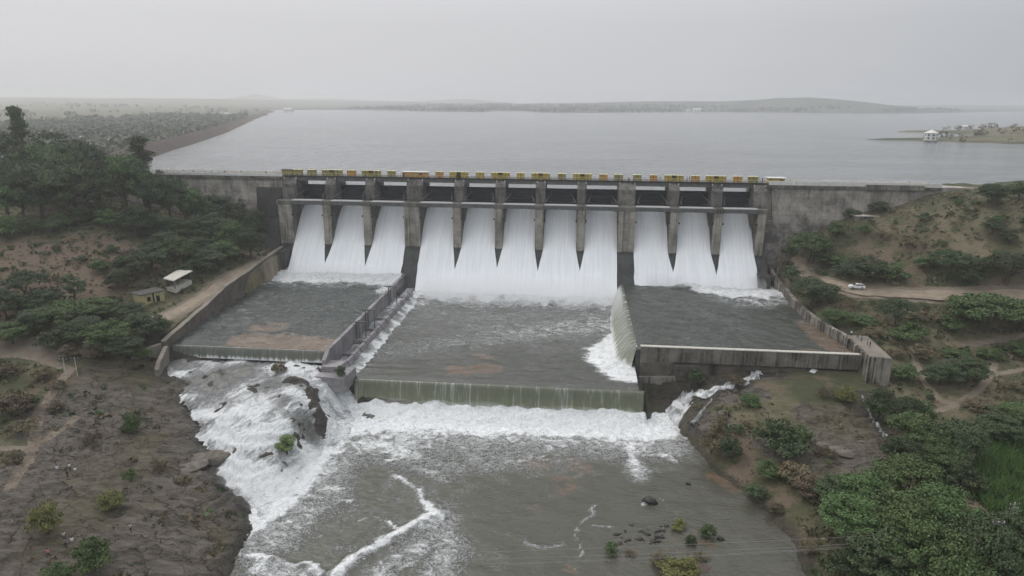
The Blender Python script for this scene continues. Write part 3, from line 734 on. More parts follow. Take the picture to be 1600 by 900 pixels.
X, Y = rect(16.2, 70.5, 163.9, 240, 0.45)
fr = 235 - 0.30 * (X - 20) - 13.0 * sstep(26, 50, X) + 6.0 * sstep(58, 66, X)          # foam front runs slantwise across the pool
foam = np.maximum(1.3 * sstep(-3, 3, Y - fr + 7 * (fbm(X / 5, Y / 4, 42, 4) - 0.5)), 0.62 * sstep(-14, 0, Y - fr + 9 * (fbm(X / 5, Y / 5, 44) - 0.5)) * sstep(34, 46, X))
foam = np.maximum(foam, 0.10 + 0 * X)
mud = capsules(X, Y, [([(1262, 505), (1285, 530), (1310, 546)], 5, 1.0, .3), ([(1250, 545), (1300, 548)], 2, .6)], Z_SP)
Z = Z_SP + 0.85 * (fbm(X / 3.0 + Y / 5, Y / 1.7 + X / 6, 46, 4) - 0.5) * sstep(164, 167, Y) * sstep(16.2, 19, X) + np.clip(foam, 0, 1.2) * 1.0 * (fbm(X / 1.4, Y / 1.4, 47, 3) - 0.38) + 1.0 * np.exp(-((Y - fr - 5) / 5) ** 2)
M['poolr'] = watermat('grey green pool water right', (0.044, 0.050, 0.040, 1), (0.13, 0.09, 0.058, 1), 0.32, (0.75, 1.3, 1), 0.6, 0.12, 0.5)
grid_obj('stilling_pool', X, Y, Z, M['poolr'], attrs={'foam': foam, 'mud': mud})['kind'] = 'structure'

# falling sheets: u across, v down
def fallmat(name, top, bot, white, wamt=0.6, fx=1.2, fz=0.12, axis='x'):
    b = NB(name)
    sc = (fx, fx * 0.15, fz) if axis == 'x' else (fx * 0.15, fx, fz)
    v = b.map(b.pos, sc)
    n1 = b.noise(v, 1.0, 6, 0.7); n2 = b.noise(v, 3.3, 3, 0.6)
    t = b.attr('fall')
    col = b.mix(b.rng(t, 0, 1, 0, 1, False), top, bot)
    f = b.rng(b.math('ADD', n1, b.math('MULTIPLY', b.math('SUBTRACT', n2, 0.5), 0.4)), 0.50, 0.72)
    f = b.math('MULTIPLY', f, wamt)
    f = b.math('MAXIMUM', f, b.math('MULTIPLY', b.rng(b.math('ADD', t, b.rng(n1, .3, .7, -.2, .2, False)), 0.75, 1.0), 0.9))
    f = b.math('MAXIMUM', f, b.attr('foam'))
    col = b.mix(f, col, white)
    b.bump(n1, 0.6, 0.25)
    return b.fin(col, b.rng(f, 0, 1, 0.25, 0.7), 0.5)
WH = (0.72, 0.735, 0.73, 1)
M['weirfall'] = fallmat('thin olive water sheet', (0.090, 0.098, 0.062, 1), (0.185, 0.20, 0.125, 1), WH, 0.30, 1.1, 0.07)
M['weirthin'] = fallmat('thin grey water sheet', (0.085, 0.088, 0.070, 1), (0.14, 0.145, 0.115, 1), WH, 0.18, 1.6, 0.1)
M['sidefall'] = fallmat('olive water sheet over a side wall', (0.11, 0.115, 0.085, 1), (0.21, 0.22, 0.15, 1), WH, 0.55, 0.9, 0.1, 'y')
def weir_fall(x0, x1, yc, z0, z1, reach, mat, jag=0.0):
    xs = np.arange(x0, x1 + .01, 0.35); ts = np.linspace(0, 1, 22)
    T, XX = np.meshgrid(ts, xs, indexing='ij')
    Yy = yc - reach * np.sqrt(T) * (0.9 + 0.1 * vnoise(XX / 1.1, T * 0, 8)) - 0.15 * (vnoise(XX / 0.5, T * 2, 9) - 0.5) * T
    Zz = z0 - (z0 - z1) * T ** 1.3
    return grid_obj('waterfall', XX, Yy, Zz, mat, attrs={'fall': T, 'foam': 0 * T})
weir_fall(XL, XR, 150.05, Z_CP - 0.2, -0.9, 2.0, M['weirfall'])['kind'] = 'structure'
weir_fall(-102.4, -61.3, 153.45, Z_SP, 8.6, 1.2, M['weirthin'])['kind'] = 'structure'
# right side wall spills sideways into the centre pool
ys = np.arange(163.8, 236.5, 0.4); ts = np.linspace(0, 1, 20)
T, YY = np.meshgrid(ts, ys, indexing='ij')
reach = 3.8 + 1.6 * sstep(232, 190, YY) + 0.5 * (vnoise(YY / 2, T * 0, 6) - .5)
lip = 16.6
reach = reach * (0.25 + 0.75 * sstep(163.6, 170, YY))
XX = lip - reach * np.sqrt(T) * (0.35 + 0.65 * T ** 0.5)
ZZ = 11.62 - (11.62 - 5.9) * T ** 1.4 + 0.12 * (vnoise(YY / 0.7, T * 3, 7) - 0.5)
grid_obj('waterfall', XX, YY, ZZ, M['sidefall'], attrs={'fall': T, 'foam': np.clip(0.55 * sstep(195, 225, YY) + 0.12, 0, 1) * sstep(0.03, 0.3, T)})['kind'] = 'structure'

# reservoir
b = NB('reservoir water')
sp = b.map(b.pos, (1, 1, 1))
w1 = b.noise(b.map(b.pos, (0.13, 0.085, 1)), 1.0, 5, 0.66, 0.6)
w2 = b.noise(b.map(b.pos, (0.014, 0.03, 1)), 1.0, 4, 0.55, 0.3)
bm = b.n('Bump'); bm.inputs['Strength'].default_value = 1.0; bm.inputs['Distance'].default_value = 3.4
w3 = b.noise(b.map(b.pos, (0.35, 0.22, 1)), 1.0, 3, 0.6, 0.5)
b.l(b.math('ADD', b.math('ADD', w1, b.math('MULTIPLY', w3, .5)), b.math('MULTIPLY', w2, 0.6)), bm.inputs['Height']); b.l(bm.outputs[0], b.p.inputs['Normal'])
M['reservoir'] = b.fin(b.mix(b.rng(w2, 0.35, 0.65), (0.18, 0.19, 0.195, 1), (0.13, 0.14, 0.145, 1)), 0.14, 0.5)
res_poly = [(-191, 250.2), (150, 250.2), (152, 262), (170, 285), (330, 330), (1200, 420), (4500, 900), (7000, 2200), (7000, 5600), (2500, 6000), (-1500, 2950), (-1220, 2440), (-1076, 2325), (-992, 2150), (-773, 1656), (-598, 1223), (-478, 940), (-358, 656), (-292, 485), (-262, 402), (-220, 300), (-201, 266)]
# emb waterline side: keep the sheet edge buried inside the embankment
mb = MB(); mb.add([(x, y, Z_RES) for x, y in res_poly], [tuple(range(len(res_poly)))])
mb.build('reservoir', M['reservoir'])['kind'] = 'structure'

# ------------------------------------------------------------------ the dam
def ogee(Y, toe):
    Y = np.asarray(Y, float); d = 250 - Y
    z = np.where(d < 7.67, 33.5 - 0.11 * np.clip(d, 0, None) ** 1.85, 33.5 - 4.77 - 1.15 * (d - 7.67))
    return np.where(z < toe, toe + 0 * z, z)
piers = [(-106.3, 5.2, 5.0), (-90.6, 3.7, 2.9), (-75.6, 3.7, 2.9), (-59.0, 6.0, 5.6), (-42.6, 3.7, 2.9), (-27.6, 3.6, 2.7), (-13.1, 3.5, 2.9), (1.6, 3.4, 2.9), (17.5, 5.9, 5.8), (33.8, 3.7, 2.9), (48.6, 3.9, 2.9), (63.2, 4.4, 2.8)]
dam = empty('dam', (0, 246, 0))
tag(dam, 'long grey concrete dam with eleven open gates between stained piers', 'dam')
def D(o): o.parent = dam; o.location.y -= 246; return o
# spillway body
mb = MB()
for x0, x1, toe in ((-106.3, -59, 9.5), (-59, 17.5, 4), (17.5, 65.6, 9.5)):
    prof = [(252, 33.0), (251, 33.4)]
    ys = [250 - i * 1.0 for i in range(0, 30)]
    prof += [(y, float(ogee(y, toe))) for y in ys] + [(215, toe), (215, -3), (252, -3)]
    pr = []
    for p in prof:
        if not pr or (abs(p[0] - pr[-1][0]) + abs(p[1] - pr[-1][1])) > 1e-4: pr.append(p)
    mb.prism(pr, x0 + 0.004, x1 - 0.004)
D(mb.build('spillway_face', M['wet']))
# non-overflow walls
mb = MB(); mb.prism([(242.0, 45.0), (252, 45.0), (252, 10), (231.0, 10), (240.2, 30), (241.6, 38)], -190, -108.95); D(mb.build('wall', M['wallconc']))
mb = MB(); mb.prism([(242.0, 44.9), (252, 44.9), (252, 10), (233.0, 10), (240.2, 30), (241.6, 38)], 65.45, 152); D(mb.build('wall', M['wallconc']))
M['blackened'] = concrete('blackened damp concrete', (0.07, 0.065, 0.06), (0.02, 0.02, 0.02), 0.8)
mb = MB(); mb.prism([(239.6, 40.8), (241.5, 41.0), (239.5, 10), (229.0, 10), (238.4, 30)], -118.5, -108.98); D(mb.build('buttress', M['blackened']))
for xa, xb, zt in ((-190, -108.9, 45.0), (65.5, 123, 44.9)):
    mb = MB(); mb.box(xa, xb, 241.3, 242.0, zt - 1, zt - .003); D(mb.build('cornice', M['darkconc']))
# parapets: white, with posts
for xa, xb, ya, zt, hh in ((-190, -109.2, 241.6, 45.003, .9), (66.0, 73.9, 241.5, 44.903, 1.4), (74.6, 122.8, 241.5, 44.903, 1.45), (-190, -109.2, 251.3, 45.003, .9), (66.0, 122.8, 251.3, 44.903, .9)):
    mb = MB(); mb.box(xa, xb, ya, ya + .3, zt, zt + hh)
    n = int((xb - xa) / 3)
    for i in range(n): mb.box(xa + .3 + i * 3, xa + .65 + i * 3, ya - .12, ya + .38, zt, zt + hh + .25 * (xa < 0) + .08)
    D(mb.build('parapet', M['white']))
mb = MB(); mb.box(98.0, 117.0, 240.9, 241.28, 43.9, 45.6); D(mb.build('parapet', M['concrete']))
# roadway over the gates and its beams
mb = MB(); mb.box(-109.2, 66.2, 242.6, 250.6, 44.9, 45.42); D(mb.build('deck', M['deckgrey']))
for (xa, wa, _), (xb, wb, _) in zip(piers[:-1], piers[1:]):
    for ya in (242.7, 249.0):
        mb = MB(); mb.box(xa + wa / 2 + .003, xb - wb / 2 - .003, ya, ya + .7, 43.55, 44.897); D(mb.build('deck_beam', M['deckgrey']))
mb = MB(); mb.box(-109.2, 66.2, 242.1, 242.597, 45.0, 45.30); D(mb.build('deck_edge', M['dark']))
for ya in (242.75, 250.2):
    mb = MB(); mb.box(-109.2, 66.2, ya, ya + .08, 46.2, 46.28)
    for i in range(88): mb.box(-109.0 + i * 2, -108.92 + i * 2, ya - .01, ya + .09, 45.42, 46.3)
    D(mb.build('railing', M['white']))
rnd = random.Random(4)
# piers
for i, (x, wu, wl) in enumerate(piers):
    mb = MB(); wide = wl > 4
    # shaft: upper wide part, lower pale nose
    nose = 234.8
    foot = 16.5
    mb.prism([(240.6, 36.6), (240.6, 42.6), (242.6, 44.895), (252.5, 44.895), (252.5, 30), (240.6, 30)], x - wu / 2, x + wu / 2)
    mb.box(x - wu / 2 + .25, x + wu / 2 - .25, 239.6, 240.6, 36.6, 40.8)
    mb.box(x - wu / 2 + .5, x + wu / 2 - .5, 240.1, 240.6, 40.8, 42.4)
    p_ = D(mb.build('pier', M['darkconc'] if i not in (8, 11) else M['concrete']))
    def sub(mb, name, mat): mb.build(name, mat, p_)
    z0_, yb = foot + 4.8, nose + 1.15
    if wide and i != 0: mb = MB(); mb.prism([(x - wl / 2, yb), (x - wl / 2, nose), (x - wl / 2 + 1.7, nose), (x - wl / 2 + 1.9, nose + .7), (x + wl / 2 - 1.9, nose + .7), (x + wl / 2 - 1.7, nose), (x + wl / 2, nose), (x + wl / 2, yb)], z0_, 35.6, 'z')
    else: mb = MB(); mb.prism([(x - wl / 2, yb), (x - wl / 2, nose + .5), (x - wl / 2 + .4, nose), (x + wl / 2 - .4, nose), (x + wl / 2, nose + .5), (x + wl / 2, yb)], z0_, 35.6, 'z')
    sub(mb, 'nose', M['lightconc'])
    mb = MB(); mb.box(x - wl / 2 + .05, x + wl / 2 - .05, yb + .003, 250, z0_, 36.55); sub(mb, 'shaft', M['darkconc'])  # side faces coloured darker than the nose: their shade put into the colour
    mb = MB(); mb.box(x - wl / 2 - .25, x + wl / 2 + .25, nose - .1, yb + 4, 35.603, 37.1); sub(mb, 'cap', M['darkconc'])
    mb = MB(); mb.box(x - wl / 2 + .01, x + wl / 2 - .01, nose + .03, 250, 6, foot + 4.797); sub(mb, 'foot', M['wet'])
    if i in (0, 3, 8, 11):
        q = {0: (-2.6, 1.8, 228, 19.5), 3: (-3.4, 3.2, 228.5, 13.0), 8: (-2.6, 2.9, 232, 15), 11: (-1.2, 2.6, 226, 16)}[i]
        mb = MB(); mb.box(x + q[0], x + q[1], q[2], nose, 4, q[3]); sub(mb, 'footing', M['wet'])
    for s_ in (-1, 1):
        xx = x + s_ * (wl / 2 + 0.25); mb = MB(); mb.box(xx - .25, xx + .25, nose + .4, nose + 1.0, 31.6, 32.1); sub(mb, 'bracket', M['dark'])
        xx = x + s_ * (wu / 2 - .35); mb = MB(); mb.box(xx - .12, xx + .12, 242.0, 242.3, 43.9, 44.85); sub(mb, 'bearing', M['white'])
mb = MB()
for k in range(16): mb.box(65.75, 66.75, 241.2 - k * .32, 241.62 - k * .32, 44.6 - k * .72, 44.75 - k * .72)
mb.prism([(241.7, 44.9), (241.7, 43.9), (236.2, 32.6), (236.2, 33.6)], 66.75, 66.85)
D(mb.build('stair', M['dark']))
# gates and the walkway in front of each
for i, ((xa, wa, la), (xb, wb, lb)) in enumerate(zip(piers[:-1], piers[1:])):
    x0, x1 = xa + la / 2 + 0.15, xb - lb / 2 - 0.15
    R_, cz, cyy = 9.6, 38.2, 237.6
    prof = []
    for k in range(13):
        a = math.radians(-16 + k * 38 / 12)
        prof.append((cyy + R_ * math.cos(a), cz + R_ * math.sin(a)))
    prof = prof + [(p + 0.25, q) for p, q in reversed(prof)]
    mb = MB(); mb.prism(prof, x0, x1)
    for k in range(1, 12, 3):
        a = math.radians(-16 + k * 38 / 12); yy, zz = cyy + (R_ - 0.3) * math.cos(a), cz + (R_ - 0.3) * math.sin(a)
        mb.box(x0, x1, yy - .25, yy + .25, zz - .18, zz + .18)
    gt = D(mb.build('radial_gate', M['gate']))
    for s_ in (0, 1):
        xx = x0 + 0.5 if s_ == 0 else x1 - 0.5; xi = x0 + 2.2 if s_ == 0 else x1 - 2.2
        for a in (-8, 12):
            mb = MB(); a = math.radians(a); mb.tube([(xx, cyy, cz), (xi, cyy + (R_ - .4) * math.cos(a), cz + (R_ - .4) * math.sin(a))], 0.2, 6)
            mb.build('arm', M['steel'], gt)
    u0, u1 = xa + la / 2 - .1, xb - lb / 2 + .1
    u0, u1 = xa + la / 2 + .26, xb - lb / 2 - .26
    mb = MB(); mb.box(u0, u1, 235.2, 237.2, 35.7, 37.05)
    for k in range(9): mb.box(u0 + .4 + k * 1.45, u0 + .55 + k * 1.45, 235.05, 235.197, 35.75, 37.0)
    bmx = D(mb.build('walkway_beam', M['gatebeam']))
    mb = MB(); mb.box(u0, u1, 235.1, 238.6, 37.053, 37.28); w_ = mb.build('walkway', M['bridgetop'], bmx)

# water sheets down the spillway, one per gate
b = NB('white spillway water')
v = b.map(b.pos, (1.3, 0.03, 0.03))
n1 = b.noise(v, 1.0, 6, 0.68); n2 = b.noise(b.map(b.pos, (3.2, 0.12, 0.12)), 1.0, 4, 0.6); n3 = b.noise(b.map(b.pos, (0.25, 0.05, 0.05)), 1.0, 3, 0.5)
f = b.math('ADD', b.math('MULTIPLY', n1, 0.6), b.math('MULTIPLY', n2, 0.4))
t = b.attr('fall')
lo = b.mix(b.rng(t, 0.0, 0.28), (0.50, 0.52, 0.53, 1), (0.76, 0.775, 0.785, 1))
hi = b.mix(b.rng(t, 0.0, 0.28), (0.66, 0.68, 0.69, 1), (0.93, 0.935, 0.94, 1))
col = b.mix(b.rng(f, 0.34, 0.62), lo, hi)
col = b.mix(b.rng(n3, 0.35, 0.7, 0, 0.35), col, (0.84, 0.85, 0.86, 1))
b.bump(f, 0.2, 0.10)
M['sheet'] = b.fin(col, 0.65, 0.3)
for i, ((xa, wa, la), (xb, wb, lb)) in enumerate(zip(piers[:-1], piers[1:])):
    toe = 5.6 if 3 <= i <= 7 else 11.2
    x0, x1 = xa + la / 2 + 0.05, xb - lb / 2 - 0.05
    ysn = np.linspace(247.4, 250 - (7.67 + (33.5 - 4.77 - toe + 1.0) / 1.15) , 70); us = np.linspace(0, 1, 60)
    yy, uu = np.meshgrid(ysn, us, indexing='ij')
    spread = sstep(236.5, 227.5, yy)
    l_in = la < 4; r_in = lb < 4
    gl = (la / 2 + 0.3) if l_in else (0.0 if i not in (0,) else 0.0)
    gr = (lb / 2 + 0.3) if r_in and i != 10 else (0.9 if i == 10 else 0.0)
    xl = x0 - gl * spread; xr = x1 + gr * spread
    wob = 0.35 * (vnoise(yy / 1.8, uu * 0, 50 + i) - 0.5) * sstep(236, 230, yy)
    XX = xl + (xr - xl) * uu + wob * (np.abs(uu - .5) > .45)
    bulge = 0.35 * (1 - (2 * uu - 1) ** 4)
    zz = ogee(yy, toe - 1.0) + 0.75 + bulge + 0.22 * (fbm(XX / 0.7, yy / 30, 300 + i, 3) - 0.5) + 0.5 * (fbm(XX / 4, yy / 12, 330 + i, 3) - 0.5) * sstep(240, 228, yy)
    zz = np.where(yy > 246, np.minimum(zz, 35.0), zz)
    o = grid_obj('spillway_water', XX, yy, zz, M['sheet'], attrs={'fall': (247.4 - yy) / 24.0})
    o['kind'] = 'structure'

# ------------------------------------------------------------------ hoist housings on the deck
ordw = ['first', 'second', 'third', 'fourth', 'fifth', 'sixth', 'seventh', 'eighth', 'ninth', 'tenth', 'eleventh', 'twelfth', 'thirteenth', 'fourteenth', 'fifteenth', 'sixteenth', 'seventeenth', 'eighteenth', 'nineteenth', 'twentieth',
        'twenty-first', 'twenty-second', 'twenty-third', 'twenty-fourth', 'twenty-fifth', 'twenty-sixth']
def dx(px): return aty(px, 272, 243.4)[0]
M['paletrim'] = plain('pale yellow roof', (0.62, 0.58, 0.36), 0.6, 0.15)
def housing(x0, x1, mat, n, label, kind):
    h = 1.95
    root = empty('hoist_housing', ((x0 + x1) / 2, 243.9, 45.42)); tag(root, label, 'machine housing', kind)
    w = x1 - x0; mb = MB(); mb.box(-w / 2, w / 2, -0.75, 0.75, 0.003, h); mb.build('cabinet', mat, root)
    mb = MB(); mb.box(-w / 2 - .1, w / 2 + .1, -0.85, 0.95, h + .003, h + .16); mb.build('roof', M['paletrim'], root)
    mb = MB()
    for k in range(1, n): xx = -w / 2 + w * k / n; mb.box(xx - .07, xx + .07, -.80, -.753, .02, h + .35)
    mb.box(-w / 2 - .05, -w / 2 + .05, -.80, -.753, .02, h); mb.box(w / 2 - .05, w / 2 + .05, -.80, -.753, .02, h)
    mb.build('post', M['rust'], root)
    return root
smalls = [(481, 493, 'olive'), (543, 555, 'orange'), (606, 617, 'olive'), (681, 692, 'orange'), (744, 756, 'yellow'), (808, 819, 'yellow'), (872, 884, 'olive'), (937, 949, 'orange'), (1016, 1027, 'orange'), (1081, 1093, 'orange'), (1147, 1160, 'orange')]
cname = {'olive': 'olive yellow', 'orange': 'orange', 'yellow': 'yellow'}
for i, (a, c2, m_) in enumerate(smalls):
    housing(dx(a), dx(c2), M[m_], 2, 'small %s two-door hoist box on the deck over the %s gate from the left' % (cname[m_], ordw[i]), 'hoist boxes over the middle of the gates')
packs = [(504, 534, 2), (566, 594, 3), (703, 731, 5), (768, 796, 6), (831, 859, 7), (896, 924, 8), (1039, 1068, 10), (1104, 1135, 11)]
for a, c2, k in packs:
    r_ = housing(dx(a), dx(c2), M['olive'] if k < 5 else M['yellow'], 5, 'wide ribbed yellow hoist housing on the deck above the %s pier from the left' % ordw[k - 1], 'wide hoist housings above the piers')
    mb = MB(); mb.box(-.75, .75, -.90, -.82, 1.2 if k != 5 else 0.2, 2.1); mb.build('dark_vent', M['rust'], r_)
    mb = MB(); mb.box(-.8, .8, -1.35, -.905, -0.9, 1.15); mb.build('lower_cabinet', M['olive'] if k != 5 else M['rust'], r_)
for a, c2, lab in ((458, 472, 'raised olive yellow hoist box beside the low shed at the left end'), (960, 973, 'olive hoist box just left of the wide stained stone pier'), (990, 1002, 'olive hoist box just right of the wide stained stone pier'), (1170, 1185, 'rightmost olive yellow hoist box beside the right end pier')):
    housing(dx(a), dx(c2), M['olive'], 2, lab, None)
def shed(x0, x1, y0, h, wall, roof, name, label, z=45.42, depth=3.0, over=.35, dark=True):
    root = empty(name, ((x0 + x1) / 2, y0, z)); tag(root, label, 'shed'); w = x1 - x0
    mb = MB(); mb.box(-w / 2, w / 2, 0, depth, 0.003, h); mb.build('wall', wall, root)
    mb = MB(); mb.box(-w / 2 - over, w / 2 + over, -over, depth + over, h + .003, h + .2); mb.build('roof', roof, root)
    if dark: mb = MB(); mb.box(-w / 2 + .2, -w / 2 + .9, -.05, -.003, .0, h * .8); mb.build('door', M['rust'], root); mb = MB(); mb.box(w / 6, w / 6 + 1.2, -.05, -.003, h * .45, h * .8); mb.build('window', M['dark'], root)
    return root
shed(dx(441), dx(457), 243.0, 1.8, M['olive'], M['darkroof'], 'gate_shed', 'low flat brown yellow shed at the left end of the deck', 45.42, 2.0, .15, False)
shed(dx(629), dx(668), 243.0, 1.7, M['orange'], M['paleroof'], 'gate_shed', 'long orange shed with a white roof above the wide left pier', 45.42, 2.6, .3)
shed(dx(1204), dx(1229), 244.5, 1.9, M['yellow'], M['paleroof'], 'gate_shed', 'yellow and orange shed with pale roof right of the gates', 45.0, 3.2, .5)

# ------------------------------------------------------------------ walls round the pools
def wallrun(mb, pts, th, side=1, zb=0.0, mi=0):        # pts (x, y, ztop); thickness to one side
    n = len(pts); V = []
    for i, p in enumerate(pts):
        a = Vector(pts[max(i - 1, 0)][:2]); c2 = Vector(pts[min(i + 1, n - 1)][:2]); d = (c2 - a).normalized(); q = Vector((d.y, -d.x)) * side * th
        V += [(p[0], p[1], zb), (p[0], p[1], p[2]), (p[0] + q.x, p[1] + q.y, p[2]), (p[0] + q.x, p[1] + q.y, zb)]
    F = [(0, 1, 2, 3), tuple(4 * (n - 1) + k for k in (3, 2, 1, 0))]
    for i in range(n - 1):
        for k in range(4): F.append((4 * i + k, 4 * i + 4 + k, 4 * i + 4 + (k + 1) % 4, 4 * i + (k + 1) % 4))
    return mb.add(V, F, mi)
def dense(pts, st=2.0, jag=0.0, seed=1):
    out = []; r = random.Random(seed)
    for a, c2 in zip(pts[:-1], pts[1:]):
        n = max(1, int(math.dist(a[:2], c2[:2]) / st))
        for i in range(n): t = i / n; out.append(tuple(a[k] + (c2[k] - a[k]) * t + (r.uniform(-jag, jag) if k == 2 else 0) for k in range(3)))
    return out + [pts[-1]]
# left bank retaining wall
lw = empty('retaining_wall', (-107, 190, 0)); tag(lw, 'long brown stone retaining wall along the left pool', 'wall')
pts = [(-102.4, 150.6, 13.2), (-103.4, 162, 14.3), (-105.0, 178, 15.6), (-105.6, 188, 17.3), (-106.3, 205, 18.1), (-106.9, 218, 19.2), (-107.2, 233.5, 20.2)]
mb = MB(); wallrun(mb, dense(pts, 2.5, .12), 1.1, -1, 2); o = mb.build('masonry', M['masonry']); o.parent = lw; o.location = (107, -190, 0)
M['coping'] = concrete('worn coping', (0.24, 0.21, 0.175), (0.11, 0.095, 0.08), 0.3, False)
# the coping follows the top: a thin ribbon
V = []; F = []
dp_ = dense(pts, 2.5, .12)
for i, p in enumerate(dp_): V += [(p[0] + .1, p[1], p[2] + .003), (p[0] + .1, p[1], p[2] + .25), (p[0] - 1.2, p[1], p[2] + .25), (p[0] - 1.2, p[1], p[2] + .003)]
for i in range(len(dp_) - 1):
    for k in range(4): F.append((4 * i + k, 4 * i + 4 + k, 4 * i + 4 + (k + 1) % 4, 4 * i + (k + 1) % 4))
F += [(0, 1, 2, 3), tuple(len(V) - 1 - k for k in range(4))]
o = MB().add(V, F).build('coping', M['coping'], lw); o.location = (107, -190, 0)
# low wing wall at its downstream end
ww = MB(); wallrun(ww, [(-102.3, 149.6, 12.4), (-100.6, 143.5, 10.6), (-100.0, 141.6, 9.4)], 1.0, -1, 3)
tag(ww.build('wing_wall', M['coping']), 'short sloping concrete wing wall at the downstream tip of the stone wall', 'wall')
ww = MB(); wallrun(ww, [(-103.6, 150.2, 13.0), (-106.0, 146.5, 12.6), (-107.8, 144.5, 11.2)], 0.9, -1, 4)
tag(ww.build('wing_wall', M['coping']), 'broken concrete wing wall leaning toward the trees by the left weir', 'wall')
# right bank wall with its wide end block
rw = empty('retaining_wall', (70, 200, 0)); tag(rw, 'pale concrete retaining wall with black drip streaks along the right pool', 'wall')
pts = [(68.4, 243.5, 18.5), (67.2, 232, 16.2), (67.4, 220, 14.6), (66.9, 206, 14.2), (67.3, 190, 13.9), (69.2, 180, 13.8), (71.0, 170.4, 14.0)]
mb = MB(); wallrun(mb, dense(pts, 2.5, .15, 5), 1.3, -1, 3); o = mb.build('wall_run', M['streaky'], rw); o.location = (-70, -200, 0)
mb = MB(); mb.prism([(71.03, 173.2), (70.6, 157.6), (75.4, 156.6), (76.2, 173.2)], 4, 14.0, 'z'); o = mb.build('end_block', M['streaky'], rw); o.location = (-70, -200, 0)
mb = MB(); mb.prism([(71.2, 173.0), (70.8, 157.8), (75.3, 156.8), (76.0, 173.0)], 14.003, 14.12, 'z'); o = mb.build('block_top', M['coping'], rw); o.location = (-70, -200, 0)
for i in range(6):
    mb = MB(); y = 158.8 + i * 2.35; mb.box(70.30, 70.62 + i * .07, y, y + .5, 6, 13.9); o = mb.build('rib', M['streaky'], rw); o.location = (-70, -200, 0)
# front wall of the right pool
fw = empty('front_wall', (44, 163, 0)); tag(fw, 'grey concrete front wall holding the right pool above the rocks', 'wall')
def FW(o): o.parent = fw; o.location = (-44, -163, 0); return o
mb = MB(); mb.box(17.3, 70.55, 162.5, 163.5, 8.7, 12.5); M['frontconc'] = concrete('weathered front wall concrete', (0.23, 0.212, 0.182), (0.050, 0.046, 0.040), 0.9, False)
FW(mb.build('wall', M['frontconc']))
mb = MB(); mb.box(17.2, 70.6, 162.4, 163.6, 12.503, 12.72); FW(mb.build('coping', M['cap']))
for x in (24.5, 33, 41.5, 50, 58.5, 66):
    mb = MB(); mb.box(x, x + .35, 162.3, 162.497, 8.7, 12.4); FW(mb.build('rib', M['concrete']))
def rough_block(x0, x1, y0, y1, z0, z1, mat, amp, seed, nx=24, nz=16):
    xs, zs = np.meshgrid(np.linspace(x0, x1, nx), np.linspace(z0, z1, nz))
    yy = y0 + amp * 2 * (fbm(xs / 1.6, zs / 1.1, seed, 4) - .5) - amp * .6 * np.sin((xs - x0) / (x1 - x0) * math.pi)
    ins = (np.abs(xs - x0) < 1e-6) | (np.abs(xs - x1) < 1e-6) | (np.abs(zs - z0) < 1e-6) | (np.abs(zs - z1) < 1e-6)
    yy = np.where(ins, y1, yy)
    return grid_obj('foundation', xs, yy, zs, mat)
M['foundrock'] = concrete('old stone foundation', (0.15, 0.13, 0.11), (0.03, 0.028, 0.025), 0.3, True)
FW(rough_block(17.3, 36, 163.0, 164.4, -3, 8.69, M['foundrock'], 0.55, 5))
FW(rough_block(36, 70.4, 163.4, 164.4, 3, 8.69, M['foundrock'], 0.5, 6, 40, 8))
mb = MB(); mb.prism([(17.3, -3), (17.3, 8.68), (25.5, 8.68), (25.0, 6.0), (22.5, 4.0), (21.6, -3)], 161.6, 163.2, 'y'); FW(mb.build('corner_pier', M['foundrock']))
mb = MB(); mb.prism([(17.0, -3), (17.0, 5.0), (26.0, 5.4), (26.4, 4.2), (22.9, 3.6), (22.0, -3)], 160.9, 161.597, 'y'); FW(mb.build('ledge', M['concrete']))
mb = MB(); mb.box(16.2, 17.3, 163.2, 238, -2, 11.45); FW(mb.build('side_wall', M['wet']))
# weir bodies
for x0, x1, yc, z, lab in ((XL - 3, XR, 149.9, Z_CP - .35, 'wide concrete weir sill at the foot of the centre pool'), (-102.4, -61.2, 153.3, Z_SP - .35, 'concrete weir sill at the foot of the left pool')):
    mb = MB(); mb.prism([(yc, z), (yc - .35, z - .5), (yc - .5, z - 8), (yc + 3, z - 8), (yc + 3, z - .8), (yc + 1.2, z - .1)], x0, x1); tag(mb.build('weir', M['wet']), lab, 'weir')
# divider with the sluice channel, left of the centre pool
dv = empty('divider_wall', (-58.5, 190, 0)); tag(dv, 'grey stepped divider wall with a wet sluice channel between left and centre pools', 'wall')
def DV(o): o.parent = dv; o.location = (58.5, -190, 0); return o
M['divc'] = concrete('violet grey wet concrete', (0.30, 0.28, 0.285), (0.12, 0.11, 0.115), 0.5)
mb = MB(); wallrun(mb, [(-60.3, 149.2, 10.6), (-60.3, 152.5, 12.35), (-60.3, 229, 12.5)], 0.95, -1, 2); DV(mb.build('high_wall', M['divc']))
mb = MB(); mb.prism([(-57.2, 8.5), (-56.5, 8.5), (-54.9, 5.4), (-54.9, -2), (-57.2, -2)], 152, 226, 'y'); DV(mb.build('low_wall', M['divc']))
for i in range(15):
    y = 154 + i * 4.9; mb = MB(); mb.prism([(-57.2, 8.75), (-56.3, 8.75), (-54.5, 5.2), (-57.2, 5.2)], y, y + .9, 'y'); DV(mb.build('buttress', M['divc']))
for i, y in enumerate((161, 170, 181, 190, 201, 213)):
    mb = MB(); mb.box(-60.2, -57.2, y, y + .5, 6.2, 8.55 if i % 2 else 8.0); DV(mb.build('baffle', M['divc']))
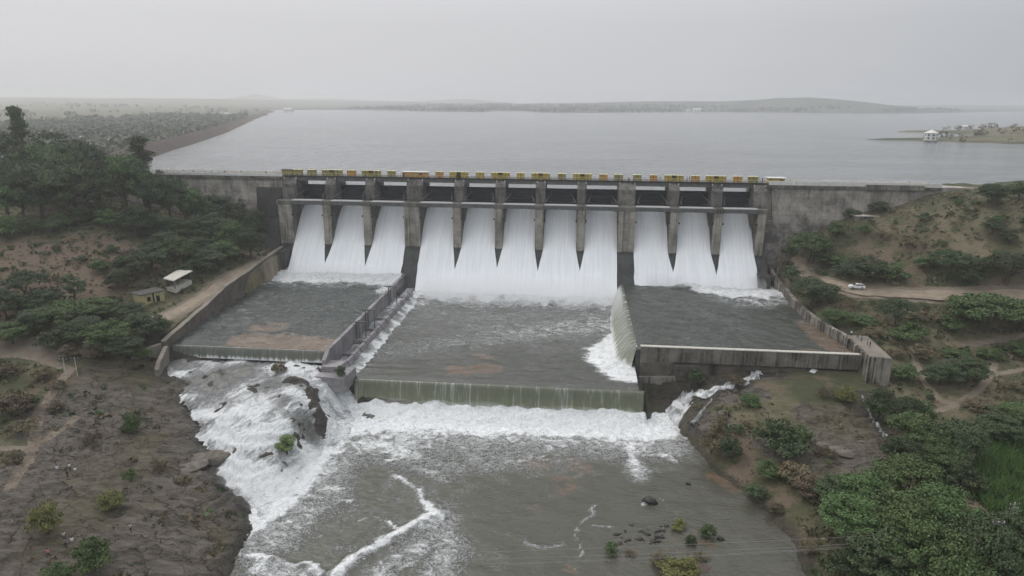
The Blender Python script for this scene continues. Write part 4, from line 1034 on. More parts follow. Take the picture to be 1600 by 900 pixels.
for j, (y, hh) in enumerate(((172, 2.4), (180.5, 3.2), (205, 3.6))):
    mb = MB()
    mb.box(-60.1, -59.85, y, y + .25, 7.5, 12.5 + hh - 2).box(-57.5, -57.25, y, y + .25, 7.5, 12.5 + hh - 2).box(-61.3, -57.0, y - .1, y + .35, 12.5 + hh - 2, 12.5 + hh - 1.7)
    mb.box(-60.1, -59.9, y + 2.4, y + 2.6, 7.5, 12.5 + hh - 2).box(-60.1, -59.9, y, y + 2.6, 12.5 + hh - 2.2, 12.5 + hh - 2.01)
    DV(mb.build('gate_frame', M['steel']))
mb = MB(); mb.prism([(-61.4, 151.6), (-61.6, 144.8), (-54.2, 144.2), (-53.6, 151.6)], 4.5, 8.2, 'z'); DV(mb.build('end_platform', M['divc']))
mb = MB(); mb.prism([(-60.8, 152.0), (-60.8, 147.6), (-56.6, 147.8), (-56.0, 152.0)], 8.203, 9.6, 'z'); DV(mb.build('upper_step', M['divc']))
X, Y = rect(-60.3, -57.1, 152, 228, 0.4)
Z = 7.0 + 0.5 * np.floor((Y - 150) / 11) * .45 + 0.5 * (fbm(X / 1.2, Y / 1.5, 93, 4) - .5)
grid_obj('sluice_water', X, Y, Z, M['casc'], attrs={'foam': 0.68 + 0.9 * (fbm(X / 1.5, Y / 5, 94, 3) - .5), 'mud': 0 * X})['kind'] = 'structure'
# water slopping over the low wall of the divider
ys = np.arange(153, 226, .3); T, YY = np.meshgrid(np.linspace(0, 1, 12), ys, indexing='ij')
XX = -55.75 + T * (1.7 + 1.6 * fbm(YY / 1.1, T * 0, 61, 2)); ZZ = 7.5 - 1.45 * T ** .8 + .15 * (fbm(XX / .5, YY / .5, 62) - .5)
grid_obj('waterfall', XX, YY, ZZ, M['casc'], attrs={'foam': .50 + .5 * T + 1.1 * (fbm(YY / 2.2, T * .6, 63, 3) - .5), 'mud': 0 * T})['kind'] = 'structure'
# leak streams on the right
def stream(pts, w, seed, fo=0.9, lift=0.25):
    P2 = [hit(*p) for p in pts]; L = dense([(a, b2, 0) for a, b2, _ in P2], 0.5); n = 9
    X = np.zeros((len(L), n)); Y = X.copy()
    for i, p in enumerate(L):
        a = Vector(L[max(i - 3, 0)][:2]); c2 = Vector(L[min(i + 3, len(L) - 1)][:2]); d = (c2 - a).normalized()
        ww_ = w[0] + (w[1] - w[0]) * i / len(L)
        for j in range(n):
            t = (j / (n - 1) - .5) * 2 * ww_ * (.75 + .5 * vnoise(i * .4, 0, seed)); X[i, j] = p[0] + -d.y * t; Y[i, j] = p[1] + d.x * t
    G = ground_h(X, Y); e_ = np.abs(np.linspace(-1, 1, n))[None, :]
    Z = np.maximum(np.mean(G, 1, keepdims=True), G) + lift + .5 * (fbm(X / .9, Y / .9, seed) - .5) - .5 * e_ ** 3
    Z = np.maximum(Z, -1.15)
    o = grid_obj('stream', X, Y, Z, M['casc'], attrs={'foam': fo + 0.9 * (fbm(X / 1.2, Y / 1.2, seed + 3) - .5), 'mud': 0 * X}); o['kind'] = 'structure'
stream([(1186, 578), (1180, 590), (1160, 594), (1130, 604), (1100, 613), (1076, 622)], (1.7, 1.6), 5, 0.78, .15)
stream([(1084, 618), (1072, 630), (1062, 645), (1052, 660), (1044, 670)], (2.6, 3.2), 15, 0.85, .2)
stream([(1112, 622), (1102, 638), (1090, 652), (1080, 668)], (0.35, 0.55), 6, 0.45)
stream([(1268, 580), (1276, 583)], (1.6, 1.8), 7, 0.9)
stream([(1347, 620), (1358, 640), (1366, 655), (1380, 672), (1392, 690)], (0.35, 0.5), 8, 0.5)

# ------------------------------------------------------------------ plants
def leaf_quads(cen, nrm, size, rng):
    n = len(cen)
    a = np.cross(nrm, rng.normal(size=(n, 3))); a /= np.linalg.norm(a, axis=1, keepdims=True) + 1e-9
    c2 = np.cross(nrm, a)
    s = (size * rng.uniform(.6, 1.35, n))[:, None]
    a = a * s; c2 = c2 * s * .62
    V = np.stack([cen - a, cen - c2 * .9, cen + a, cen + c2 * .9], 1).reshape(-1, 3)
    return V, np.arange(4 * n).reshape(n, 4)
def crown_mesh(shape, H, Rr, n_cl, n_lf, ls, seed):
    rng = np.random.default_rng(seed)
    C_ = []
    if shape == 'round':
        while len(C_) < n_cl:
            p = rng.uniform(-1, 1, 3); r = np.linalg.norm(p)
            if .35 < r < 1 and p[2] > -.6 and vnoise(p[0] * 1.8 + seed, p[1] * 1.8 + p[2], seed) > .25: C_.append((p[0] * Rr * .82, p[1] * Rr * .82, H * (.56 + .36 * p[2])))
        cr_ = Rr * .30
    elif shape == 'flat':
        while len(C_) < n_cl:
            p = rng.uniform(-1, 1, 3)
            if np.hypot(p[0], p[1]) < 1: C_.append((p[0] * Rr * .88, p[1] * Rr * .88, H * (.80 - .22 * (p[0] ** 2 + p[1] ** 2) + .10 * p[2])))
        cr_ = Rr * .24
    elif shape == 'tall':
        for k in range(n_cl):
            t = (k + .5) / n_cl; r = Rr * (1.05 - t) ** .7 * rng.uniform(.25, .9) * (1 - .35 * math.sin(t * 11 + seed)); an = rng.uniform(0, 6.28)
            C_.append((r * math.cos(an), r * math.sin(an), H * (.2 + .76 * t)))
        cr_ = Rr * .34
    elif shape == 'bush':
        while len(C_) < n_cl:
            p = rng.uniform(-1, 1, 3); r = np.linalg.norm(p * [1, 1, .9])
            if .25 < r < 1 and p[2] > -.3: C_.append((p[0] * Rr * .8, p[1] * Rr * .8, H * (.28 + .55 * abs(p[2]))))
        cr_ = Rr * .30
    C_ = np.array(C_); out = []; nn = []
    dirn = rng.normal(size=(6, 3))
    for c_i, c2 in enumerate(C_):
        k = int(n_lf * rng.uniform(.5, 1.5) / n_cl)
        d = rng.normal(size=(k, 3)); d /= np.linalg.norm(d, axis=1, keepdims=True)
        d[:, 2] = np.where(d[:, 2] < -.3, -d[:, 2] * .6, d[:, 2])
        rr = cr_ * rng.uniform(.40, 1.25)
        q = c2 + d * rr * rng.uniform(.5, 1.08, (k, 1)) * [1, 1, .62]
        out.append(q); m_ = d + rng.normal(size=(k, 3)) * .55 + [0, 0, .35]; nn.append(m_ / np.linalg.norm(m_, axis=1, keepdims=True))
    V, F = leaf_quads(np.concatenate(out), np.concatenate(nn), ls, rng)
    m = bpy.data.meshes.new('crown')
    m.vertices.add(len(V)); m.vertices.foreach_set('co', V.astype(np.float32).ravel())
    m.loops.add(F.size); m.loops.foreach_set('vertex_index', F.astype(np.int32).ravel())
    m.polygons.add(len(F)); m.polygons.foreach_set('loop_start', np.arange(0, F.size, 4, dtype=np.int32)); m.polygons.foreach_set('loop_total', np.full(len(F), 4, np.int32))
    m.update(calc_edges=True); m.materials.append(M['leafmid'])
    return m, C_
def trunk_mesh(shape, H, Rr, C_, seed):
    r = random.Random(seed); mb = MB()
    if shape == 'bush':
        for k in range(5):
            c2 = C_[r.randrange(len(C_))]; mb.tube([(r.uniform(-.15, .15), r.uniform(-.15, .15), -.3), (c2[0] * .5, c2[1] * .5, c2[2] * .55), tuple(c2)], [.07 * H / 3, .05 * H / 3, .02 * H / 3], 5)
    else:
        b0 = .022 * H + .08; fork = H * (.32 if shape != 'tall' else .85)
        mb.tube([(0, 0, -.6), (.02 * H, .01 * H, fork * .5), (.0, .02 * H, fork)], [b0 * 1.25, b0, b0 * (.75 if shape != 'tall' else .25)], 8)
        for k in range(8):
            c2 = C_[r.randrange(len(C_))]; t0 = r.uniform(.7, 1.0) if shape != 'tall' else r.uniform(.3, .95)
            st_ = (0, .02 * H * t0, fork * t0); mid = ((c2[0] * .5), (c2[1] * .5), st_[2] * .4 + c2[2] * .6)
            mb.tube([st_, mid, tuple(c2)], [b0 * .5, b0 * .32, b0 * .12], 5)
    m = bpy.data.meshes.new('trunk'); m.from_pydata(mb.v, [], mb.f); m.materials.append(M['bark']); return m
SPEC = {  # shape, H, R, clumps, leaves, leaf size
 'broad': ('round', 9.0, 5.4, 70, 15000, .185), 'acacia': ('flat', 6.5, 5.2, 70, 11000, .165), 'tall': ('tall', 15.0, 3.6, 60, 9000, .21),
 'bush': ('bush', 3.0, 2.3, 34, 4200, .115), 'scrub': ('bush', 2.2, 2.2, 24, 1500, .115), 'small': ('round', 4.2, 2.1, 30, 3800, .125)}
PROTO = {}
for i, (k, (sh, H, Rr, nc, nl, ls)) in enumerate(SPEC.items()):
    for v in range(3):
        cm, cc = crown_mesh(sh, H, Rr, nc, nl, ls, 100 * i + v); PROTO[k, v] = (cm, trunk_mesh(sh, H, Rr, cc, 7 * i + v))
LOOK = {'leafdark': 'dark green', 'leafmid': 'green', 'leafbright': 'bright green', 'leafdry': 'dry olive', 'leafpale': 'yellow green'}
KW = {'broad': 'broad %s tree', 'acacia': 'flat topped %s tree', 'tall': 'tall feathery %s tree', 'bush': 'rounded %s bush', 'scrub': 'low sparse %s scrub bush', 'small': 'small %s tree'}
tcount = [0]
def plant(x, y, z, kind, mat, wid, hei, label=None, group=None, rz=None):
    i = tcount[0]; tcount[0] += 1
    sh, H, Rr = SPEC[kind][:3]; cm, tm = PROTO[kind, i % 3]
    istree = kind in ('broad', 'acacia', 'tall', 'small')
    root = empty('tree' if istree else 'bush', (x, y, z), (i * 2.399) % 6.283 if rz is None else rz, (wid / (2 * Rr), wid / (2 * Rr), hei / H))
    tag(root, label, 'tree' if istree else 'bush', group)
    for nme, me, mt in (('crown', cm, mat), ('trunk' if istree else 'stems', tm, 'bark')):
        o = bpy.data.objects.new(nme, me); C.objects.link(o); o.parent = root
        o.material_slots[0].link = 'OBJECT'; o.material_slots[0].material = M[mt]
    return root
# px, base y, top y, width px, kind, colour, zone
D_, G_, B_, O_, Y_ = 'leafdark', 'leafmid', 'leafbright', 'leafdry', 'leafpale'
T = [
 (48, 305, 168, 46, 'tall', D_, 0), (232, 335, 212, 64, 'tall', D_, 0), (18, 300, 214, 80, 'broad', D_, 0), (92, 305, 216, 105, 'broad', D_, 0), (70, 318, 234, 80, 'broad', G_, 0), (150, 318, 232, 66, 'broad', D_, 0), (118, 325, 236, 70, 'broad', D_, 0),
 (14, 342, 258, 84, 'broad', D_, 1), (66, 343, 262, 84, 'broad', D_, 1), (112, 343, 252, 84, 'broad', G_, 1), (158, 340, 258, 76, 'broad', D_, 1), (200, 338, 248, 74, 'broad', G_, 1), (40, 345, 285, 70, 'broad', G_, 1), (236, 343, 262, 64, 'broad', D_, 1), (268, 346, 284, 56, 'broad', D_, 1),
 (292, 355, 280, 40, 'small', G_, 2), (312, 358, 296, 50, 'broad', G_, 2), (345, 362, 300, 60, 'broad', D_, 2), (378, 368, 304, 56, 'broad', D_, 2), (400, 384, 322, 40, 'broad', D_, 2), (418, 382, 340, 30, 'small', D_, 2), (330, 384, 330, 60, 'broad', D_, 2), (362, 398, 338, 58, 'broad', G_, 2), (392, 404, 350, 44, 'broad', D_, 2), (285, 380, 336, 44, 'broad', G_, 2),
 (215, 372, 318, 50, 'broad', D_, 3), (248, 380, 330, 52, 'broad', D_, 3), (170, 356, 322, 44, 'bush', G_, 3), (128, 350, 318, 44, 'bush', D_, 3), (90, 362, 328, 40, 'bush', G_, 3), (52, 366, 334, 40, 'bush', D_, 3), (14, 372, 330, 50, 'bush', G_, 3),
 (278, 418, 364, 62, 'acacia', G_, 4), (238, 424, 378, 56, 'broad', D_, 4), (206, 436, 392, 52, 'broad', D_, 4), (258, 398, 358, 48, 'broad', D_, 4), (322, 425, 384, 58, 'broad', D_, 4), (350, 412, 372, 50, 'broad', G_, 4), (308, 404, 366, 46, 'broad', D_, 4), (355, 395, 376, 26, 'bush', B_, 4), (185, 452, 418, 42, 'broad', D_, 4), (160, 425, 398, 34, 'bush', G_, 4), (288, 436, 408, 32, 'bush', D_, 4),
 (42, 472, 420, 64, 'acacia', D_, 5), (118, 474, 426, 42, 'small', D_, 5), (10, 500, 446, 54, 'broad', D_, 5), (66, 488, 448, 50, 'broad', D_, 5), (112, 508, 460, 84, 'acacia', G_, 5), (160, 500, 462, 58, 'broad', G_, 5), (205, 498, 470, 48, 'broad', D_, 5), (62, 520, 474, 60, 'broad', D_, 5), (22, 538, 498, 56, 'broad', G_, 5), (88, 545, 506, 52, 'bush', D_, 5),
 (132, 536, 490, 62, 'broad', D_, 6), (172, 548, 494, 70, 'broad', G_, 6), (228, 532, 482, 62, 'broad', D_, 6), (252, 520, 490, 34, 'bush', D_, 6), (196, 560, 520, 56, 'broad', D_, 6), (150, 560, 530, 40, 'bush', O_, 6), (112, 562, 534, 36, 'bush', O_, 6), (222, 560, 540, 34, 'bush', G_, 6), (208, 572, 556, 26, 'bush', O_, 6),
 (18, 588, 562, 34, 'bush', O_, 7), (66, 592, 566, 34, 'bush', O_, 7), (20, 650, 604, 62, 'bush', O_, 7), (48, 632, 606, 40, 'bush', D_, 7), (88, 640, 618, 30, 'bush', O_, 7), (34, 676, 648, 50, 'scrub', O_, 7), (90, 606, 588, 24, 'bush', O_, 7),
 (208, 674, 634, 32, 'bush', G_, 8), (145, 690, 664, 28, 'scrub', O_, 8), (203, 748, 724, 26, 'scrub', G_, 8), (176, 792, 752, 42, 'bush', Y_, 8), (76, 830, 774, 52, 'bush', Y_, 8), (142, 892, 832, 66, 'bush', G_, 8), (88, 915, 870, 54, 'bush', G_, 8), (22, 720, 696, 34, 'scrub', O_, 8), (250, 735, 716, 20, 'scrub', O_, 8),
 # right
 (1262, 410, 358, 62, 'acacia', G_, 9), (1308, 374, 344, 28, 'small', G_, 9), (1352, 366, 344, 28, 'bush', G_, 9), (1372, 334, 312, 34, 'bush', D_, 9), (1330, 340, 324, 30, 'bush', D_, 9), (1230, 400, 372, 40, 'bush', G_, 9), (1290, 412, 384, 50, 'bush', D_, 9), (1460, 284, 270, 26, 'bush', G_, 9),
 (1548, 320, 283, 42, 'broad', D_, 10), (1592, 312, 280, 38, 'broad', G_, 10), (1550, 366, 338, 36, 'broad', D_, 10), (1440, 345, 330, 26, 'bush', D_, 10), (1495, 312, 298, 26, 'scrub', O_, 10), (1575, 380, 352, 30, 'bush', D_, 10), (1410, 300, 290, 18, 'bush', G_, 10),
 (1350, 440, 394, 60, 'broad', D_, 11), (1392, 438, 404, 50, 'bush', G_, 11), (1572, 448, 390, 70, 'acacia', D_, 11), (1482, 430, 384, 62, 'acacia', D_, 11), (1508, 440, 408, 50, 'bush', D_, 11), (1450, 420, 396, 40, 'bush', G_, 11), (1318, 432, 408, 44, 'bush', D_, 11), (1425, 385, 362, 40, 'scrub', O_, 11), (1378, 372, 356, 28, 'scrub', O_, 11), (1540, 425, 400, 40, 'bush', G_, 11), (1310, 418, 396, 36, 'bush', G_, 11),
 (1268, 478, 428, 70, 'broad', D_, 12), (1235, 452, 424, 40, 'bush', D_, 12), (1222, 440, 414, 30, 'bush', O_, 12), (1302, 510, 476, 44, 'broad', G_, 12), (1348, 506, 484, 50, 'bush', G_, 12), (1398, 508, 462, 54, 'acacia', D_, 12), (1412, 530, 492, 62, 'bush', G_, 12), (1540, 520, 450, 110, 'acacia', G_, 12), (1590, 516, 462, 60, 'broad', D_, 12), (1480, 516, 484, 44, 'bush', G_, 12), (1450, 500, 480, 40, 'scrub', O_, 12), (1365, 526, 506, 36, 'bush', O_, 12), (1330, 482, 466, 24, 'scrub', O_, 12), (1510, 500, 474, 44, 'broad', G_, 12),
 (1468, 602, 560, 60, 'broad', D_, 13), (1510, 598, 552, 58, 'broad', D_, 13), (1545, 560, 536, 40, 'bush', G_, 13), (1590, 555, 528, 44, 'bush', G_, 13), (1440, 560, 530, 44, 'bush', O_, 13), (1412, 596, 566, 44, 'bush', G_, 13), (1492, 562, 542, 44, 'bush', G_, 13), (1400, 560, 540, 30, 'scrub', O_, 13), (1585, 610, 590, 40, 'scrub', O_, 13), (1530, 640, 618, 50, 'bush', O_, 13), (1590, 660, 622, 66, 'broad', G_, 13), (1560, 690, 640, 70, 'broad', D_, 13),
 (1372, 650, 594, 50, 'broad', D_, 14), (1408, 664, 606, 56, 'broad', D_, 14), (1440, 660, 620, 40, 'bush', G_, 14), (1432, 705, 636, 90, 'broad', G_, 14), (1492, 724, 650, 80, 'broad', D_, 14), (1465, 738, 684, 70, 'broad', G_, 14), (1404, 730, 672, 60, 'broad', D_, 14), (1506, 770, 716, 56, 'bush', D_, 14),
 (1302, 792, 738, 66, 'broad', D_, 15), (1345, 800, 724, 92, 'broad', G_, 15), (1412, 800, 704, 112, 'broad', G_, 15), (1330, 850, 762, 104, 'broad', G_, 15), (1400, 866, 758, 120, 'broad', G_, 15), (1470, 850, 752, 104, 'broad', G_, 15), (1380, 912, 820, 120, 'broad', D_, 15), (1440, 920, 806, 120, 'acacia', G_, 15), (1520, 912, 796, 116, 'acacia', D_, 15), (1580, 900, 790, 100, 'broad', D_, 15), (1572, 862, 806, 84, 'acacia', G_, 15), (1310, 905, 838, 60, 'bush', D_, 15), (1600, 940, 840, 110, 'broad', D_, 15), (1490, 960, 862, 130, 'acacia', G_, 15),
 (1112, 708, 648, 48, 'bush', O_, 16), (1140, 716, 676, 40, 'bush', D_, 16), (1172, 636, 610, 34, 'bush', G_, 16), (1212, 712, 646, 84, 'bush', D_, 16), (1246, 696, 658, 50, 'bush', G_, 16), (1322, 628, 598, 34, 'bush', Y_, 16), (1288, 622, 602, 28, 'scrub', O_, 16), (1240, 752, 712, 66, 'bush', O_, 16), (1200, 742, 712, 50, 'bush', G_, 16), (1270, 776, 738, 56, 'bush', O_, 16), (1180, 782, 756, 40, 'bush', D_, 16), (1150, 602, 584, 30, 'bush', O_, 16), (1090, 598, 568, 34, 'bush', D_, 16), (1128, 660, 640, 26, 'scrub', O_, 16), (1210, 806, 786, 30, 'bush', O_, 16), (1262, 866, 838, 30, 'scrub', O_, 16), (1150, 682, 662, 26, 'scrub', D_, 16), (1290, 712, 690, 34, 'scrub', O_, 16),
 (1060, 896, 856, 64, 'bush', Y_, 17), (1030, 880, 858, 34, 'scrub', O_, 17), (956, 866, 842, 24, 'bush', G_, 17), (1058, 826, 806, 26, 'bush', Y_, 17), (1106, 838, 814, 28, 'bush', G_, 17), (1080, 850, 832, 20, 'bush', D_, 17), (985, 868, 856, 20, 'scrub', O_, 17), (1096, 872, 858, 24, 'scrub', O_, 17),
 (438, 590, 568, 26, 'bush', O_, 18), (446, 674, 638, 36, 'small', B_, 18), (543, 602, 580, 20, 'bush', D_, 18),
]
ZONE = ["above the dam wall's left end", "on the upper left hillside", 'at the foot of the left dam wall', "atop the bare left slope", 'on the slope above the small roofless-looking shed',
 'on the lower left slope', "by the stone wall's lower end", "on the pale left bank", 'on the dark rocks at lower left',
 'against the right dam wall', 'high on the right hillside', 'on the slope above the dirt road', 'just below the dirt road', 'by the footpaths at right', 'beside the streaked end block',
 'in the thicket at lower right', "on the brown rock island", 'on the gravel bar in the river', 'in the white water cascade']
ZONE[4] = "on the slope above the huts"
CEN = {}
for z_ in range(len(ZONE)):
    mem = sorted([i for i, t_ in enumerate(T) if t_[6] == z_], key=lambda i: T[i][0])
    for r_, i in enumerate(mem): CEN[i] = (r_, len(mem))
used_xy = []
for i, (px, by, ty_, wpx, kind, mat, z_) in enumerate(T):
    if z_ == 17: p = atz(px, by, -1.15)
    elif z_ == 18 and i != len(T) - 1: q = atz(px, by, 7.0); p = (q[0], q[1], float(casc(np.array([q[0]]), np.array([q[1]]))[0]) - .3)
    elif z_ == 18: p = (-55.5, 146.0, 7.8)
    else: p = hit(px, min(by, 960))
    sc_ = scale_at(p)
    dep = math.atan2(HC - p[2], math.hypot(p[0], p[1]))
    hgt = max((by - ty_) / sc_ - 0.30 * (wpx / sc_) * math.sin(dep), 0.5 * (by - ty_) / sc_) / math.cos(dep)
    if z_ in (0, 1) and kind != 'tall': hgt *= 1.15
    r_, n_ = CEN[i]
    lab = '%s %s, %s' % (KW[kind] % LOOK[mat], ZONE[z_], (ordw[r_] + ' from left') if r_ else 'leftmost'); assert len(lab.split()) <= 16, lab
    if i == 0: lab = 'tallest feathery dark tree, rising above all others at far left'
    if z_ == 18: lab = {438: 'brown green bush growing out of the top of the cascade', 446: 'small bright green tree standing in the white cascade', 543: 'dark bush on the end platform of the divider wall'}[px]
    plant(p[0], p[1], p[2] - .1, kind, mat, wpx / sc_ * 1.12, hgt, lab, 'plants ' + ZONE[z_])
    used_xy.append((p[0], p[1]))

# small scrub scattered over the slopes, each its own bush
rs = random.Random(12)
AREAS = [((-100, 128, -172, 232), 42, 'small scrub bush on the open slope left of the dam', 'scrub bushes on the left slope'), ((78, 150, 150, 240), 46, 'small scrub bush on the open slope right of the dam', 'scrub bushes on the right slope')]
for (xa, ya, xb, yb), n, lab, grp in AREAS:
    k = 0
    while k < n:
        x, y = rs.uniform(min(xa, xb), max(xa, xb)), rs.uniform(min(ya, yb), max(ya, yb))
        if abs(x) < 76 or (x < 0 and x > -112) or min(math.hypot(x - a, y - c2) for a, c2 in used_xy) < 3.5: continue
        if float(pathmask(np.array([x]), np.array([y]))[0]) > .01: continue
        w = rs.uniform(1.6, 4.0); z = float(ground_h(np.array([x]), np.array([y]))[0])
        plant(x, y, z - .1, rs.choice(['bush', 'scrub']), rs.choice([D_, D_, G_, O_]), w, w * rs.uniform(.5, .8), lab, grp); k += 1

# ground cover nobody could count
def cover(name, n, box, size, mat, acc, seed, h=1.0, per=7):
    rng = np.random.default_rng(seed)
    x = rng.uniform(box[0], box[1], n); y = rng.uniform(box[2], box[3], n)
    ok = acc(x, y); x, y = x[ok], y[ok]; z = ground_h(x, y); m = len(x)
    s = size * rng.uniform(.5, 1.6, m)
    cen = np.repeat(np.stack([x, y, z], 1), per, 0); ss = np.repeat(s, per)
    d = rng.normal(size=(m * per, 3)); d[:, 2] = np.abs(d[:, 2]); d /= np.linalg.norm(d, axis=1, keepdims=True)
    cen = cen + d * ss[:, None] * [.8, .8, .55 * h]
    nr = rng.normal(size=(m * per, 3)) * [1, 1, .5] + [0, -.3, .35]; nr /= np.linalg.norm(nr, axis=1, keepdims=True)
    V, F = leaf_quads(cen, nr, ss * .55, rng)
    o = np_mesh(name, V, F, mat); o['kind'] = 'stuff'; return o
pools_rect = lambda x, y: (x > -108.5) & (x < 72.5) & (y > 149)
def acc_gen(th, seed, rockok=False, sc=9):
    def f(x, y):
        m = (fbm(x / sc, y / sc, seed, 3) > th) & ~pools_rect(x, y) & (sdf(x, y, river_poly) < -.8) & (sdf(x, y, casc_poly) < -1.2) & (pathmask(x, y) < .05) & (y < 240)
        rk = rockmask(x, y); m &= (rk < .35) | (vnoise(x / 3, y / 3, 99) > .66)
        return m
    return f
cover('undergrowth', 15000, (-230, 190, 70, 240), .75, M['leafdry'], acc_gen(.50, 5), 1)
cover('undergrowth', 9000, (-230, 190, 70, 240), .8, M['leafdark'], acc_gen(.56, 8), 2)
cover('undergrowth', 4500, (-230, 190, 70, 240), .65, M['leafmid'], acc_gen(.60, 15), 3)
cover('dry_grass', 24000, (-230, 190, 70, 240), .38, M['leafdried'], acc_gen(.42, 25, sc=5), 4)
cover('undergrowth', 2600, (66, 160, 70, 160), 1.0, M['leafdark'], lambda x, y: acc_gen(.40, 31)(x, y) & (y < 135) & (x > 62), 9, 1.4)
fld = P([(1528, 700, 4), (1600, 680, 4), (1700, 690, 4), (1700, 800, 4), (1600, 800, 4), (1545, 792, 4), (1520, 770, 4)])
fx_ = [p[0] for p in fld]; fy_ = [p[1] for p in fld]
M['reeds'] = leafmat('lush reeds', (0.090, 0.180, 0.055), (0.140, 0.260, 0.080), (0.10, 0.20, 0.060))
rng = np.random.default_rng(3); xx = rng.uniform(min(fx_), max(fx_), 15000); yy = rng.uniform(min(fy_), max(fy_), 15000)
ok = sdf(xx, yy, fld) > 0; xx, yy = xx[ok], yy[ok]; zz = ground_h(xx, yy); n_ = len(xx); hh = rng.uniform(1.2, 2.6, n_); an = rng.uniform(0, 3.14, n_); ww_ = .09
lean = rng.normal(size=(n_, 2)) * .35
V = np.stack([np.stack([xx - np.cos(an) * ww_, yy - np.sin(an) * ww_, zz - .1], 1), np.stack([xx + np.cos(an) * ww_, yy + np.sin(an) * ww_, zz - .1], 1),
              np.stack([xx + np.cos(an) * ww_ * .6 + lean[:, 0] * .5, yy + np.sin(an) * ww_ * .6 + lean[:, 1] * .5, zz + hh * .6], 1), np.stack([xx + lean[:, 0] * 1.3, yy + lean[:, 1] * 1.3, zz + hh], 1)], 1).reshape(-1, 3)
np_mesh('reeds', V, np.arange(4 * n_).reshape(n_, 4), M['reeds'])['kind'] = 'stuff'

# far woods on the plain behind the embankment, along the far shore and on the peninsula
def farwood(n, region, acc, size, seed, mat):
    rng = np.random.default_rng(seed)
    x = rng.uniform(region[0], region[1], n); y = rng.uniform(region[2], region[3], n)
    z = ground_h(x, y); ok = acc(x, y, z); x, y, z = x[ok], y[ok], z[ok]; m = len(x); per = 22
    s = size * rng.uniform(.6, 1.5, m)
    cen = np.repeat(np.stack([x, y, z], 1), per, 0); ss = np.repeat(s, per)
    d = rng.normal(size=(m * per, 3)); d /= np.linalg.norm(d, axis=1, keepdims=True)
    cen = cen + d * ss[:, None] * [.55, .55, .42] + np.stack([0 * ss, 0 * ss, ss * .45], 1)
    nr = d + rng.normal(size=(m * per, 3)) * .5 + [0, 0, .3]; nr /= np.linalg.norm(nr, axis=1, keepdims=True)
    return leaf_quads(cen, nr, ss * .24, rng)
def join(l):
    V = []; F = []; o = 0
    for v, f in l: V.append(v); F.append(f + o); o += len(v)
    return np.concatenate(V), np.concatenate(F)
dem = lambda x, y: line_dist(x, y, emb)
isleft = lambda x, y: (sdf(x, y, [(emb[0][0], 250)] + emb[1:] + [(-9500, 9000), (-9500, 250)]) > 26)
parts = [farwood(7500, (-950, -215, 262, 1500), lambda x, y, z: isleft(x, y) & (fbm(x / 90, y / 90, 5, 3) > .36), 8.5, 1, None),
         farwood(900, (-420, -200, 262, 520), lambda x, y, z: isleft(x, y), 8, 12, None),
         farwood(1000, (-2600, -500, 1300, 3300), lambda x, y, z: isleft(x, y) & (z > 24) & (fbm(x / 150, y / 150, 6, 3) > .57), 9, 2, None),
         farwood(6500, (-1100, 1700, 2050, 3700), lambda x, y, z: (z > Z_RES + .5) & (y > 2000) & ((x > -900)) & (fbm(x / 140, y / 140, 8, 3) > .36 + .012 * (z - Z_RES)) & (z < 62), 8.5, 3, None)]
V, F = join(parts)
np_mesh('distant_woods', V, F, M['leafdark'])['kind'] = 'stuff'
V, F = join([farwood(900, (255, 900, 560, 1090), lambda x, y, z: (z > Z_RES + 1.0) & (sdf(x, y, penin) > 4) & (fbm(x / 40, y / 40, 9, 3) > .50), 4.5, 4, None)])
np_mesh('distant_scrub', V, F, M['leafdry'])['kind'] = 'stuff'

# ------------------------------------------------------------------ buildings on the left bank
def frame_dir(a, b2): return math.atan2(b2[1] - a[1], b2[0] - a[0])
hA = hit(225, 477); hB = hit(257, 470)
hz = min(hA[2], hB[2]); ang = frame_dir(hA, hB); L_ = math.dist(hA[:2], hB[:2]) * 1.0
hut = empty('hut', (hA[0], hA[1], hz - .1), ang); tag(hut, 'small faded yellow hut with two dark openings by the left wall path', 'hut')
mb = MB(); hh = 3.3
M['roofslab'] = M['darkroof']
for xa, xb in ((-.6, L_ * .18), (L_ * .36, L_ * .62), (L_ * .80, L_ + .2)): mb.box(xa, xb, 0, .25, 0, hh)
mb.box(L_ * .18, L_ * .36, 0, .25, 0, 1.1).box(L_ * .18, L_ * .36, 0, .25, 2.4, hh).box(L_ * .62, L_ * .80, 0, .25, 2.3, hh)
mb.box(-.6, -.35, .25, 4.4, 0, hh).box(L_ - .05, L_ + .2, .25, 4.4, 0, hh).box(-.6, L_ + .2, 4.15, 4.4, 0, hh)
mb.build('wall', M['yelwall'], hut)
mb = MB(); mb.box(-.9, L_ + .5, -.3, 4.7, hh + .003, hh + .22); mb.build('roof', M['roofslab'], hut)
mb = MB(); mb.box(L_ * .18, L_ * .36, .10, .16, 1.1, 2.4); mb.build('window', M['dark'], hut)
mb = MB(); mb.box(L_ * .62, L_ * .80, .10, .16, 0, 2.3); mb.build('door', M['dark'], hut)
mb = MB(); mb.box(L_ * .45, L_ * .53, -.12, -.003, 0, hh); mb.build('drainpipe', M['rust'], hut)
p0 = hit(268, 448); z0 = p0[2]
c0, c1, c2_, c3 = atz(255, 436, z0 + 3.4), atz(271, 440, z0 + 3.4), atz(301, 424, z0 + 3.4), atz(279, 422, z0 + 3.4)
cx, cy_ = (c0[0] + c2_[0]) / 2, (c0[1] + c2_[1]) / 2
sh_ = empty('shelter', (cx, cy_, z0)); tag(sh_, 'open shelter with a pale slab roof behind the yellow hut', 'shelter')
mb = MB(); mb.prism([(c[0] - cx, c[1] - cy_) for c in (c0, c1, c2_, c3)], 3.4, 3.65, 'z'); mb.build('roof', M['cap'], sh_)
